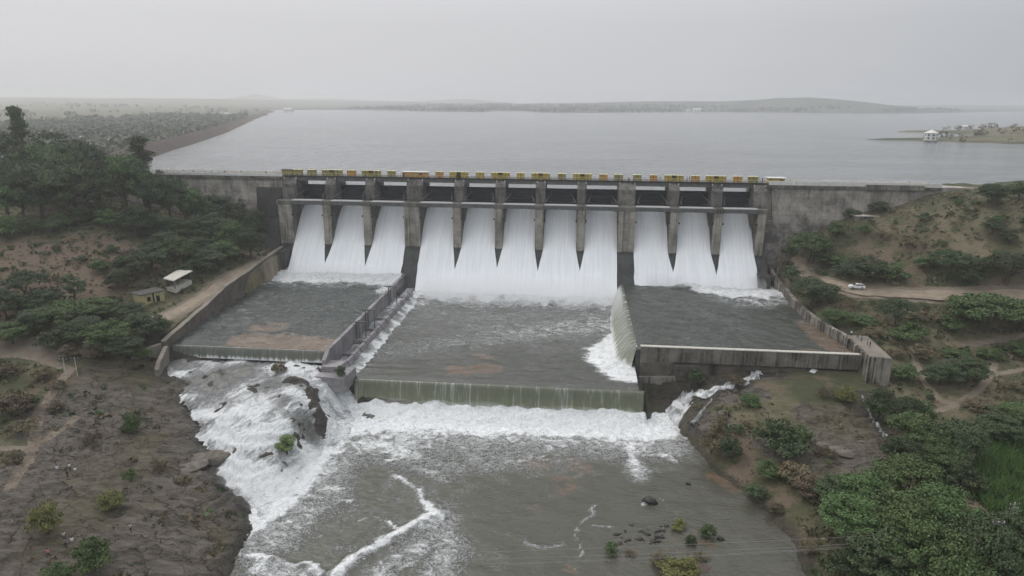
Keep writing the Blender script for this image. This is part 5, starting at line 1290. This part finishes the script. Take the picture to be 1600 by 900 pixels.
mb = MB(); q = [(c[0] - cx, c[1] - cy_) for c in (c0, c1, c2_, c3)]; mb.prism([(a * .86, b2 * .86) for a, b2 in q], -.4, .9, 'z'); mb.build('plinth', M['cap'], sh_)
for a, b2 in q: mb = MB(); mb.box(a * .84 - .15, a * .84 + .15, b2 * .84 - .15, b2 * .84 + .15, .903, 3.397); mb.build('post', M['concrete'], sh_)
mb = MB(); (a0, b0), (a1, b1) = q[3], q[0]; mb.prism([(a0 * .8, b0 * .8), (a1 * .8, b1 * .8), (a1 * .72, b1 * .72), (a0 * .72, b0 * .72)], .903, 3.397, 'z'); mb.build('back_wall', M['darkconc'], sh_)
# chamber with a flat pale roof on the right slope
p0 = hit(1355, 342); root = empty('valve_chamber', (p0[0], p0[1], p0[2]), .1); tag(root, 'low flat roofed concrete chamber half sunk in the slope right of the dam', 'chamber')
mb = MB(); mb.box(-3.5, 3.5, 0, 3.5, -1, .8); mb.build('wall', M['concrete'], root); mb = MB(); mb.box(-4, 4, -.4, 4, .803, 1.05); mb.build('roof', M['cap'], root)
# intake tower in the reservoir
p0 = atz(1453, 222, Z_RES); root = empty('intake_tower', (p0[0], p0[1], Z_RES)); tag(root, 'white two storey intake tower with pyramid roof standing in the reservoir', 'tower')
def ngon(r, n=8, a=.39): return [(r * math.cos(a + 6.2832 * i / n), r * math.sin(a + 6.2832 * i / n)) for i in range(n)]
mb = MB(); mb.prism(ngon(5.4), -6, 1.6, 'z'); mb.build('base', M['concrete'], root)
mb = MB(); mb.prism(ngon(5.2), 1.603, 7.6, 'z'); mb.build('wall', M['white'], root)
mb = MB(); mb.prism(ngon(6.0), 7.603, 8.0, 'z'); mb.build('balcony', M['white'], root)
mb = MB(); V = [(a, b2, 8.003) for a, b2 in ngon(5.6)] + [(0, 0, 10.6)]; mb.add(V, [tuple(range(7, -1, -1))] + [(i, (i + 1) % 8, 8) for i in range(8)]); mb.build('roof', M['white'], root)
mb = MB(); mb.tube([(0, 0, 10.4), (0, 0, 12)], .25, 6); mb.build('finial', M['white'], root)
for k in range(8):
    a = .39 + 6.2832 * (k + .5) / 8
    for z in (2.6, 5.2):
        mb = MB(); c = Vector((math.cos(a), math.sin(a), 0)); t = Vector((-c.y, c.x, 0)); b0 = c * 4.82
        V = []
        for dz in (0, 1.6):
            for s_, o_ in ((-1, 0), (1, 0), (1, .06), (-1, .06)): V.append(b0 + t * s_ * .75 + c * o_ + Vector((0, 0, z + dz)))
        mb.add(V, [(0, 1, 2, 3), (4, 5, 6, 7), (0, 1, 5, 4), (1, 2, 6, 5), (2, 3, 7, 6), (3, 0, 4, 7)]); mb.build('window', M['dark'], root)
def far_house(px, py, z, w, d, h, lab, roofm='paleroof', wallm='white'):
    p = atz(px, py, z); root = empty('far_building', (p[0], p[1], z - 1)); tag(root, lab, 'building')
    mb = MB(); mb.box(-w / 2, w / 2, 0, d, 0, h); mb.build('wall', M[wallm], root)
    mb = MB(); mb.prism([(-.5, h), (d / 2, h + d * .18), (d + .5, h)], -w / 2 - .5, w / 2 + .5); mb.build('roof', M[roofm], root)
    for k in range(3): mb = MB(); mb.box(-w / 2 + w * (.2 + .28 * k), -w / 2 + w * (.2 + .28 * k) + w * .1, -.08, -.003, h * .35, h * .7); mb.build('window', M['dark'], root)
far_house(350, 180, 33, 30, 14, 5, 'long pale roofed building among the far trees left of the embankment')
far_house(449, 174, 41.5, 26, 16, 8, 'white building on the far tip where the embankment meets the water')
far_house(1089, 176, 41.2, 26, 18, 12, 'white building at the far shore under the long hill')
far_house(1076, 175, 42, 14, 12, 6, 'small white hut left of the building on the far shore')
far_house(134, 219, 30, 14, 8, 4, 'pale hut among the trees below the embankment curve')
far_house(172, 222, 30, 10, 8, 3.5, 'small grey hut just left of the embankment curve', 'paleroof', 'concrete')
far_house(1512, 201, 44, 10, 8, 3.5, 'white hut on the scrubby peninsula at right')

# ------------------------------------------------------------------ white car on the dirt road
def car():
    p = hit(1338, 452); q = hit(1350, 453.2); root = empty('parked_car', (p[0], p[1], p[2] + .12), math.radians(173)); tag(root, 'white car with dark windows parked on the dirt road', 'car')
    # local: +x is the car's front
    prof = [(-2.15, .35), (-2.2, .75), (-2.1, 1.0), (-1.95, 1.08), (-1.55, 1.45), (-.2, 1.52), (.35, 1.42), (1.05, 1.0), (1.9, .86), (2.15, .68), (2.2, .38), (1.75, .26), (-1.75, .26)]
    # body with tumblehome: shoulder wide, roof narrower
    V = []; n = len(prof)
    for s_ in (-1, 1):
        for x, z in prof: V.append((x, s_ * (.88 if z < 1.02 else .88 - (z - 1.0) * .42), z))
    F = [tuple(range(n)), tuple(range(2 * n - 1, n - 1, -1))] + [(i, (i + 1) % n, n + (i + 1) % n, n + i) for i in range(n)]
    MB().add(V, F).build('body', M['carwhite'], root, bevel=.03)
    for s_ in (-1, 1):
        def side(pts, name, m_, off=.012):
            V = [(x, s_ * (.88 - max(z - 1.0, 0) * .42 + off), z) for x, z in pts] + [(x, s_ * (.88 - max(z - 1.0, 0) * .42 - .02), z) for x, z in pts]; k = len(pts)
            MB().add(V, [tuple(range(k)), tuple(range(2 * k - 1, k - 1, -1))] + [(i, (i + 1) % k, k + (i + 1) % k, k + i) for i in range(k)]).build(name, m_, root)
        side([(-1.75, 1.08), (-1.48, 1.38), (-.85, 1.44), (-.85, 1.06)], 'side_window', M['glass']); side([(-.78, 1.06), (-.78, 1.445), (-.2, 1.46), (.3, 1.38), (.85, 1.04)], 'side_window', M['glass'])
        for x in (-1.35, 1.35):
            mb = MB(); mb.tube([(x, s_ * .68, .33), (x, s_ * .91, .33)], .33, 18); w_ = mb.build('wheel', M['tyre'], root)
            mb = MB(); mb.tube([(x, s_ * .905, .33), (x, s_ * .925, .33)], .20, 12); mb.build('rim', M['rim'], w_)
        mb = MB(); mb.box(2.08, 2.2, s_ * .68 - .16, s_ * .68 + .16, .62, .76); mb.build('headlight', M['lamp'], root)
        mb = MB(); mb.box(-2.22, -2.1, s_ * .70 - .12, s_ * .70 + .12, .75, .95); mb.build('tail_light', M['redlamp'], root)
        mb = MB(); mb.box(.62, .82, s_ * .98 - .08, s_ * .98 + .08, 1.02, 1.14); mb.build('mirror', M['carwhite'], root)
    MB().add([(1.06, -.72, 1.01), (1.06, .72, 1.01), (.38, .62, 1.43), (.38, -.62, 1.43), (1.03, -.72, .98), (1.03, .72, .98), (.34, .62, 1.40), (.34, -.62, 1.40)], [(0, 1, 2, 3), (7, 6, 5, 4), (0, 4, 5, 1), (1, 5, 6, 2), (2, 6, 7, 3), (3, 7, 4, 0)]).build('windscreen', M['glass'], root)
    MB().add([(-1.98, -.70, 1.09), (-1.98, .70, 1.09), (-1.60, .62, 1.43), (-1.60, -.62, 1.43), (-1.94, -.70, 1.06), (-1.94, .70, 1.06), (-1.56, .62, 1.40), (-1.56, -.62, 1.40)], [(0, 1, 2, 3), (7, 6, 5, 4), (0, 4, 5, 1), (1, 5, 6, 2), (2, 6, 7, 3), (3, 7, 4, 0)]).build('rear_window', M['glass'], root)
car()

# ------------------------------------------------------------------ people
M['skin'] = plain('brown skin', (0.20, 0.11, 0.07), 0.6, .1); M['hair'] = plain('black hair', (0.012, 0.010, 0.010), 0.5, .1)
for nme, c in (('white', (.75, .75, .76)), ('black', (.02, .02, .022)), ('pink', (.62, .18, .22)), ('blue', (.06, .09, .22)), ('grey', (.22, .22, .24)), ('khaki', (.22, .18, .12)), ('pale', (.50, .48, .44)), ('red', (.40, .04, .03))): M['c_' + nme] = plain('cloth ' + nme, c, .8, .15)
def skin_body(pose):
    J = {'pel': (0, 0, .95), 'abd': (0, .01, 1.12), 'che': (0, 0, 1.32), 'nck': (0, .0, 1.50), 'hd0': (0, -.02, 1.58), 'hd1': (0, -.02, 1.70)}
    if pose == 0: leg = [((-.10, 0, .90), (-.11, -.03, .50), (-.12, .02, .08), (-.13, -.14, .03)), ((.10, 0, .90), (.12, -.02, .50), (.14, .03, .08), (.16, -.13, .03))]; arm = [((-.19, 0, 1.42), (-.25, .02, 1.14), (-.24, -.08, .90)), ((.19, 0, 1.42), (.26, .02, 1.14), (.25, -.06, .90))]
    elif pose == 1: leg = [((-.10, 0, .90), (-.11, -.22, .52), (-.11, -.20, .10), (-.11, -.36, .05)), ((.10, 0, .90), (.11, .06, .50), (.11, .30, .12), (.11, .18, .04))]; arm = [((-.19, 0, 1.42), (-.25, .12, 1.16), (-.23, .10, .92)), ((.19, 0, 1.42), (.24, -.12, 1.16), (.22, -.28, .98))]
    else: leg = [((-.10, 0, .90), (-.12, -.04, .50), (-.13, .02, .08), (-.14, -.14, .03)), ((.10, 0, .90), (.13, 0, .50), (.15, .04, .08), (.18, -.11, .03))]; arm = [((-.19, 0, 1.42), (-.24, -.06, 1.16), (-.10, -.28, 1.24)), ((.19, 0, 1.42), (.26, -.04, 1.16), (.14, -.26, 1.36))]
    V = []; E = []; Rd = []
    def ad(p, r, par=None):
        V.append(p); Rd.append(r)
        if par is not None: E.append((par, len(V) - 1))
        return len(V) - 1
    pel = ad(J['pel'], .15); ab = ad(J['abd'], .135, pel); ch = ad(J['che'], .155, ab); nk = ad(J['nck'], .06, ch); h0 = ad(J['hd0'], .085, nk); ad(J['hd1'], .10, h0)
    for l in leg:
        k = pel
        for p, r in zip(l, (.10, .065, .042, .04)): k = ad(p, r, k)
    for l in arm:
        k = ch
        for p, r in zip(l, (.065, .045, .032)): k = ad(p, r, k)
        h = Vector(l[2]); d = (h - Vector(l[1])).normalized()
        pm_ = ad(tuple(h + d * .07), .028, k)
        for s_ in (-.03, -.01, .012, .032): ad(tuple(h + d * (.155 - abs(s_)) + Vector((.0, s_, 0))), .009, pm_)
        ad(tuple(h + d * .09 + Vector((0, -.05, .01))), .010, pm_)
    m = bpy.data.meshes.new('p'); m.from_pydata(V, E, []); o = bpy.data.objects.new('p', m); C.objects.link(o)
    md = o.modifiers.new('s', 'SKIN'); sk = m.skin_vertices[0].data
    for i, r in enumerate(Rd): sk[i].radius = (r, r)
    sk[0].use_root = True
    o.modifiers.new('b', 'SUBSURF').levels = 1
    dg = bpy.context.evaluated_depsgraph_get(); dg.update(); me = bpy.data.meshes.new_from_object(o.evaluated_get(dg)); bpy.data.objects.remove(o)
    me.name = 'person_body'
    return me
BODY = [skin_body(k) for k in range(3)]
def part_of_sphere(c, r, n=10, zlo=-1.0, front=None):
    V = []; F = []; m_ = 6
    for i in range(m_ + 1):
        ph = math.pi * i / m_ * .62
        for j in range(n): a = 2 * math.pi * j / n; V.append((c[0] + r[0] * math.sin(ph) * math.cos(a), c[1] + r[1] * math.sin(ph) * math.sin(a), c[2] + r[2] * math.cos(ph)))
    for i in range(m_):
        for j in range(n): F.append((i * n + j, i * n + (j + 1) % n, (i + 1) * n + (j + 1) % n, (i + 1) * n + j))
    return V, F
hm = MB(); hm.add(*part_of_sphere((0, .015, 1.665), (.112, .122, .125))); HAIR = hm.build('hair', M['hair']).data; bpy.data.objects.remove(bpy.data.objects['hair'])
fm = MB(); fm.tube([(0, -.115, 1.665), (0, -.145, 1.64)], [.012, .02], 5); fm.tube([(-.035, -.112, 1.68), (-.035, -.121, 1.68)], .013, 6, 1); fm.tube([(.035, -.112, 1.68), (.035, -.121, 1.68)], .013, 6, 1); fm.tube([(-.03, -.108, 1.60), (.03, -.108, 1.60)], .010, 5, 1)
fm.tube([(-.105, 0, 1.66), (-.118, .005, 1.66)], [.03, .02], 6); fm.tube([(.105, 0, 1.66), (.118, .005, 1.66)], [.03, .02], 6)
fo = fm.build('face', [M['skin'], M['hair']]); FACE = fo.data; bpy.data.objects.remove(fo)
def person(p, rz, shirt, trousers, lab, pose=0, h=1.7, hat=None, group=None):
    me = BODY[pose].copy(); me.materials.clear()
    for q in (M['skin'], M['c_' + shirt], M['c_' + trousers], M['c_black']): me.materials.append(q)
    for f in me.polygons:
        c = f.center; z = c.z
        arm = abs(c.x) > .205 or (z > .85 and z < 1.35 and c.y < -.17)
        f.material_index = 3 if z < .07 else 2 if (z < .96 and not (arm and z > .6)) else 1 if (z < 1.49 and not (arm and z < 1.2)) else 0
        f.use_smooth = True
    root = empty('person', p, rz, (h / 1.76,) * 3); tag(root, lab, 'person', group)
    for n_, d_ in (('body', me), ('hair', HAIR), ('face', FACE)):
        o = bpy.data.objects.new(n_, d_); C.objects.link(o); o.parent = root
    if hat:
        mb = MB(); mb.tube([(0, 0, 1.73), (0, 0, 1.745), (0, 0, 1.82)], [.19, .12, .10], 12); mb.build('hat', M['c_' + hat], root)
def pg(px, py): q = hit(px, py); return (q[0], q[1], q[2] - .03)
person(pg(90, 737), .5, 'white', 'grey', 'person in white shirt standing apart on the left of the rock trio', 0)
person(pg(105, 741), 2.0, 'black', 'black', 'person in black clothes in the middle of the trio on the dark rocks', 1)
person(pg(118, 737), 3.6, 'white', 'khaki', 'person in loose white shirt right of the trio on the rocks', 2)
person(pg(109, 731), 4.2, 'white', 'black', 'person in white top just behind the trio on the rocks', 0)
person(pg(205, 832), 1.2, 'pale', 'black', 'lone person in pale top and black trousers on the flat rock', 1)
person(pg(102, 851), 2.6, 'grey', 'black', 'person in grey shirt beside the green bush at lower left', 0)
person(pg(114, 852), 3.5, 'white', 'grey', 'person in white shirt touching the green bush at lower left', 2)
person(pg(101, 842), 1.0, 'pale', 'blue', 'person in pale shirt behind the grey shirted one at lower left', 0)
person(pg(75, 865), .2, 'pink', 'black', 'person in pink top on the rocks at lower left', 1)
person(pg(1267, 426), 1.5, 'pale', 'khaki', 'person in pale shirt at the upper end of the dirt road', 2)
person(pg(1242, 421), 2.5, 'white', 'black', 'person in white headgear by the bush near the right wall', 0, hat='white')
for k, (x, y, s1, s2, lb) in enumerate(((71.6, 172.0, 'white', 'black', 'person in white shirt at the near corner of the end block top'), (72.6, 170.6, 'blue', 'black', 'person in dark blue shirt second on the end block top'), (72.6, 168.0, 'grey', 'black', 'person in grey shirt in the middle of the end block top'), (73.1, 165.6, 'pale', 'blue', 'person in pale shirt walking out on the end block top'), (72.9, 163.6, 'black', 'grey', 'person in black shirt furthest out on the end block top'))):
    person((x, y, 14.12), k * 1.3, s1, s2, lb, k % 3)
def deckp(px, s1, s2, lab, k=0, Y=243.9, z=45.42): person((aty(px, 274, Y)[0], Y, z), k * 1.1, s1, s2, lab, k % 3)
person((aty(983, 274, 241.9)[0], 242.3, 44.9), 0.0, 'blue', 'black', 'person in dark clothes at the rail above the wide stone pier', 0)
deckp(1074, 'grey', 'black', 'person in grey on the deck right of the tenth pier housing', 1); deckp(1078, 'blue', 'black', 'person in blue shirt left of an orange hoist box', 2); deckp(1032, 'pale', 'khaki', 'person in pale shirt between two yellow housings', 0)
deckp(1188, 'pale', 'grey', 'person in pale shirt at the right end of the deck', 1); deckp(1192, 'black', 'black', 'person in black at the right end of the deck', 2)
for k, px in enumerate((262, 288, 303, 331, 352, 377, 398, 416)):
    deckp(px, ('white', 'pink', 'blue', 'pale', 'red', 'grey', 'white', 'black')[k], ('black', 'grey', 'khaki')[k % 3], 'person in %s top on the left dam road, %s from the left' % (('white', 'pink', 'blue', 'pale', 'red', 'grey', 'white', 'black')[k], ordw[k]), k, 243.0 + (k % 3), 45.0)
deckp(1236, 'red', 'black', 'person in red top by the gap in the right parapet', 1, 243.0, 45.0); deckp(1423, 'black', 'black', 'person in black near the far end of the right parapet', 1, 243.5, 45.0)

# ------------------------------------------------------------------ poles and wires
def pole(px, py, top, lab, arms=1, r=.14, mat='concrete', p=None):
    p = p or hit(px, py); h = (py - top) / scale_at(p) * 1.03; root = empty('utility_pole', (p[0], p[1], p[2] - .3), .2); tag(root, lab, 'pole')
    mb = MB(); mb.tube([(0, 0, 0), (0, 0, h)], [r, r * .65], 8); mb.build('post', M[mat], root)
    for k in range(arms):
        mb = MB(); mb.box(-.9, .9, -.06, .06, h - .5 - k * .9, h - .38 - k * .9); c_ = mb.build('crossarm', M['steel'], root)
        for x in (-.8, 0, .8): mb = MB(); mb.tube([(x, 0, h - .375 - k * .9), (x, 0, h - .15 - k * .9)], .06, 6); mb.build('insulator', M['cap'], c_)
    return root, (p[0], p[1], p[2] - .3 + h)
pole(121, 586, 552, 'pale pole on the brown bank, right of two at far left', 1, .12, 'cap')
pole(104, 592, 556, 'pale pole on the brown bank, left of two at far left', 1, .12, 'cap')
pole(1476, 280, 256, 'thin pole on the crest just right of the dam end', 1, .16, 'steel')
pole(1575, 279, 255, 'thin pole on the crest near the right edge', 1, .16, 'steel')
pole(1262, 415, 386, 'pole at the upper end of the dirt road', 1, .12)
pole(1574, 838, 777, 'slim pole with crossarm behind the dark twin leg pole', 2, .13, 'cap')
# twin-legged pole at lower right
p0 = hit(1540, 905); zt = p0[2] + (905 - 808) / scale_at(p0) * 1.05
root = empty('power_pylon', (p0[0], p0[1], p0[2] - .3), .15); tag(root, 'dark twin leg power pole with three crossarms above the thicket at lower right', 'pole')
H_ = zt - p0[2] + .3
for s_ in (-1, 1): mb = MB(); mb.tube([(s_ * 1.1, 0, 0), (s_ * .28, 0, H_ * .72), (s_ * .22, 0, H_)], .15, 8); mb.build('leg', M['steel'], root)
for k, (z, w) in enumerate(((H_ - .3, 1.0), (H_ - 1.6, 1.5), (H_ - 3.0, 2.2))):
    mb = MB(); mb.box(-w, w, -.09, .09, z - .09, z + .09); ca = mb.build('crossarm', M['steel'], root)
    for x in (-w + .1, w - .1, 0): mb = MB(); mb.tube([(x, 0, z + .093), (x, 0, z + .42)], .08, 6); mb.build('insulator', M['cap'], ca)
mb = MB()
for k in range(4): mb.tube([(-.9 + .17 * k, 0, H_ * (.15 + .14 * k)), (.9 - .2 * (k + 1), 0, H_ * (.15 + .14 * (k + 1)))], .05, 5)
mb.build('brace', M['steel'], root)
M['wire'] = plain('bare wire', (0.30, 0.30, 0.30), .5, .1)
def wire(a, b2, sag, lab, r=.016):
    pts = []
    for i in range(41):
        t = i / 40; pts.append(tuple(a[k] + (b2[k] - a[k]) * t - (sag * 4 * t * (1 - t) if k == 2 else 0) for k in range(3)))
    mb = MB(); mb.tube(pts, r, 5); tag(mb.build('power_line', M['wire']), lab, 'wire')
base = Vector((p0[0], p0[1], 0))
for k, (yl, wx, hz_, lab) in enumerate(((861, -1.0, H_ - 1.2, 'uppermost thin power line crossing the lower picture'), (870, -1.9, H_ - 2.6, 'second thin power line from the top across the river'), (884, 1.6, H_ - 2.6, 'lowest thin power line crossing the river'), (879, 0.0, H_ - 2.6, 'power line just above the lowest one'))):
    a = aty(-120, yl + 4, p0[1] - 2)
    wire(a, (p0[0] + wx, p0[1], p0[2] - .3 + hz_), 2.2 + .15 * k, lab)
# rocks in the river
def rock(px, py, z, s, lab, grp=None, seed=1):
    p = atz(px, py, z); u, v = np.meshgrid(np.linspace(0, 2 * math.pi, 15)[:-1], np.linspace(0, math.pi, 9))
    r = 1 + .5 * (vnoise(u * 1.1 + seed, v * 2, seed) - .5) + .3 * (vnoise(u * 3, v * 4, seed + 1) - .5)
    r[:, :] = np.where((v < .01) | (v > 3.13), 1, r)
    X = s * r * np.sin(v) * np.cos(u) * 1.25; Y = s * r * np.sin(v) * np.sin(u) * .8; Z = s * r * np.cos(v) * .55
    F = []; ny, nx = u.shape
    for i in range(ny - 1):
        for j in range(nx): F.append((i * nx + j, i * nx + (j + 1) % nx, (i + 1) * nx + (j + 1) % nx, (i + 1) * nx + j))
    o = np_mesh('rock', np.stack([X, Y, Z], -1).reshape(-1, 3), F, M['wetrock']); o.location = (p[0], p[1], p[2] + s * .12); tag(o, lab, 'rock', grp)
M['wetrock'] = plain('dark wet rock', (0.05, 0.046, 0.042), .5, .6, 1.5)
rock(1015, 784, Z_RIV, 1.3, 'large dark rock standing alone in the river right of centre')
rock(1075, 756, Z_RIV, .5, 'small rock near the right river bank'); rock(618, 832, Z_RIV, .5, 'small dark rock below a thin streak of foam'); rock(1126, 842, Z_RIV, .6, 'dark rock to the right of the gravel bar bushes')
rs = random.Random(77)
for k in range(46):
    px = rs.uniform(962, 1042); py = 820 + 14 * abs(math.sin(px / 15)) + rs.uniform(0, 20) if k % 3 else rs.uniform(818, 852)
    rock(px, py, Z_RIV, rs.uniform(.16, .42), 'small dark stone in the cluster above the gravel bar', 'dark stones above the gravel bar', k + 3)
def boulder(px, py, s, lab, seed, zs=.5, al=1.6):
    q = hit(px, py); u, v = np.meshgrid(np.linspace(0, 2 * math.pi, 29)[:-1], np.linspace(0, math.pi, 17))
    nx_, ny_, nz_ = np.sin(v) * np.cos(u), np.sin(v) * np.sin(u), np.cos(v)
    r = 1 + .7 * (fbm(nx_ * 1.6 + seed, ny_ * 1.6 + nz_ * 1.3, seed, 4) - .5)
    r = np.minimum(r, .92 / np.maximum(np.abs(nz_) + .25 * nx_, .45)); r[0] = r[0].mean(); r[-1] = r[-1].mean()
    F = []; ny, nx = u.shape
    for i in range(ny - 1):
        for j in range(nx): F.append((i * nx + j, i * nx + (j + 1) % nx, (i + 1) * nx + (j + 1) % nx, (i + 1) * nx + j))
    o = np_mesh('boulder', np.stack([s * al * r * nx_, s * r * ny_, s * zs * r * nz_], -1).reshape(-1, 3), F, M['slab'], smooth=False); o.location = (q[0], q[1], q[2] - s * zs * .45); o.rotation_euler = (.06, -.08, .3 * seed); tag(o, lab, 'boulder')
M['slab'] = plain('grey brown rock slab', (0.17, 0.15, 0.125), .9, .5, .9)
boulder(322, 716, 2.7, 'largest rounded boulder on the left bank beside the white water', 1, .42, 1.7)
boulder(290, 728, 2.0, 'flat slab just left of the largest boulder', 2, .28, 1.9)
boulder(1308, 700, 2.0, 'upper pale slab on the brown rock island', 9, .3, 2.0); boulder(1345, 690, 1.5, 'right slab on the brown rock island', 10, .3, 1.9)
# gravel bar
X, Y = rect(15, 42, 84, 104, .4)
q = atz(1050, 872, Z_RIV); Z = Z_RIV - .8 + 1.15 * np.exp(-(((X - q[0]) / 9.5) ** 2 + ((Y - q[1] + 2) / 3.8) ** 2)) + .35 * (fbm(X / 1.3, Y / .9, 5, 4) - .5)
M['bar'] = plain('muddy gravel', (0.115, 0.092, 0.07), .8, .5, 1.5)
grid_obj('gravel_bar', X, Y, Z, M['bar'], keep=(Z > Z_RIV - .5)[:-1, :-1])['kind'] = 'structure'

# ------------------------------------------------------------------ the air
hb = NB('haze'); hb.t.nodes.remove(hb.p)
pv = hb.n('VolumePrincipled'); pv.inputs['Color'].default_value = (0.985, 0.992, 0.999, 1); pv.inputs['Density'].default_value = 0.00029; pv.inputs['Anisotropy'].default_value = 0.65
hb.l(pv.outputs[0], hb.out.inputs['Volume'])
mb = MB(); mb.box(-7800, 7800, -400, 7800, -6.0, 118.0); o = mb.build('haze', hb.m); o['kind'] = 'stuff'
# spray hanging over the foot of the spillway
M['mist'] = None
ms = NB('mist'); ms.t.nodes.remove(ms.p)
pv = ms.n('VolumePrincipled'); pv.inputs['Color'].default_value = (1, 1, 1, 1); pv.inputs['Density'].default_value = 0.085; pv.inputs['Anisotropy'].default_value = 0.3
ms.l(pv.outputs[0], ms.out.inputs['Volume'])
def mist(x0, x1, y0, y1, z0, h, seed):
    nx, n = 60, 14; V = []; F = []
    for i in range(nx):
        x = x0 + (x1 - x0) * i / (nx - 1); e_ = min(1, min(i, nx - 1 - i) / 4) * .95 + .05
        for j in range(n):
            a = 2 * math.pi * j / n; k = e_ * (.75 + .6 * float(vnoise(i * .45, j * .9, seed)))
            V.append((x, (y0 + y1) / 2 + math.cos(a) * (y1 - y0) / 2 * k, z0 + h * .25 + math.sin(a) * h * (.8 if math.sin(a) > 0 else .5) * k))
    for i in range(nx - 1):
        for j in range(n): F.append((i * n + j, i * n + (j + 1) % n, (i + 1) * n + (j + 1) % n, (i + 1) * n + j))
    F += [tuple(range(n)), tuple(range(len(V) - 1, len(V) - 1 - n, -1))]
    o = MB().add(V, F).build('mist', ms.m); o['kind'] = 'stuff'
mist(-54, 15, 212, 231, 7.5, 6.5, 1); mist(-72, -50, 104, 130, -.8, 2.6, 5); mist(-104, -62, 220, 233, 12.3, 3.2, 2); mist(22, 66, 222, 236, 12.3, 3.4, 3); mist(-52, 19, 141, 150, -.5, 2.6, 4)
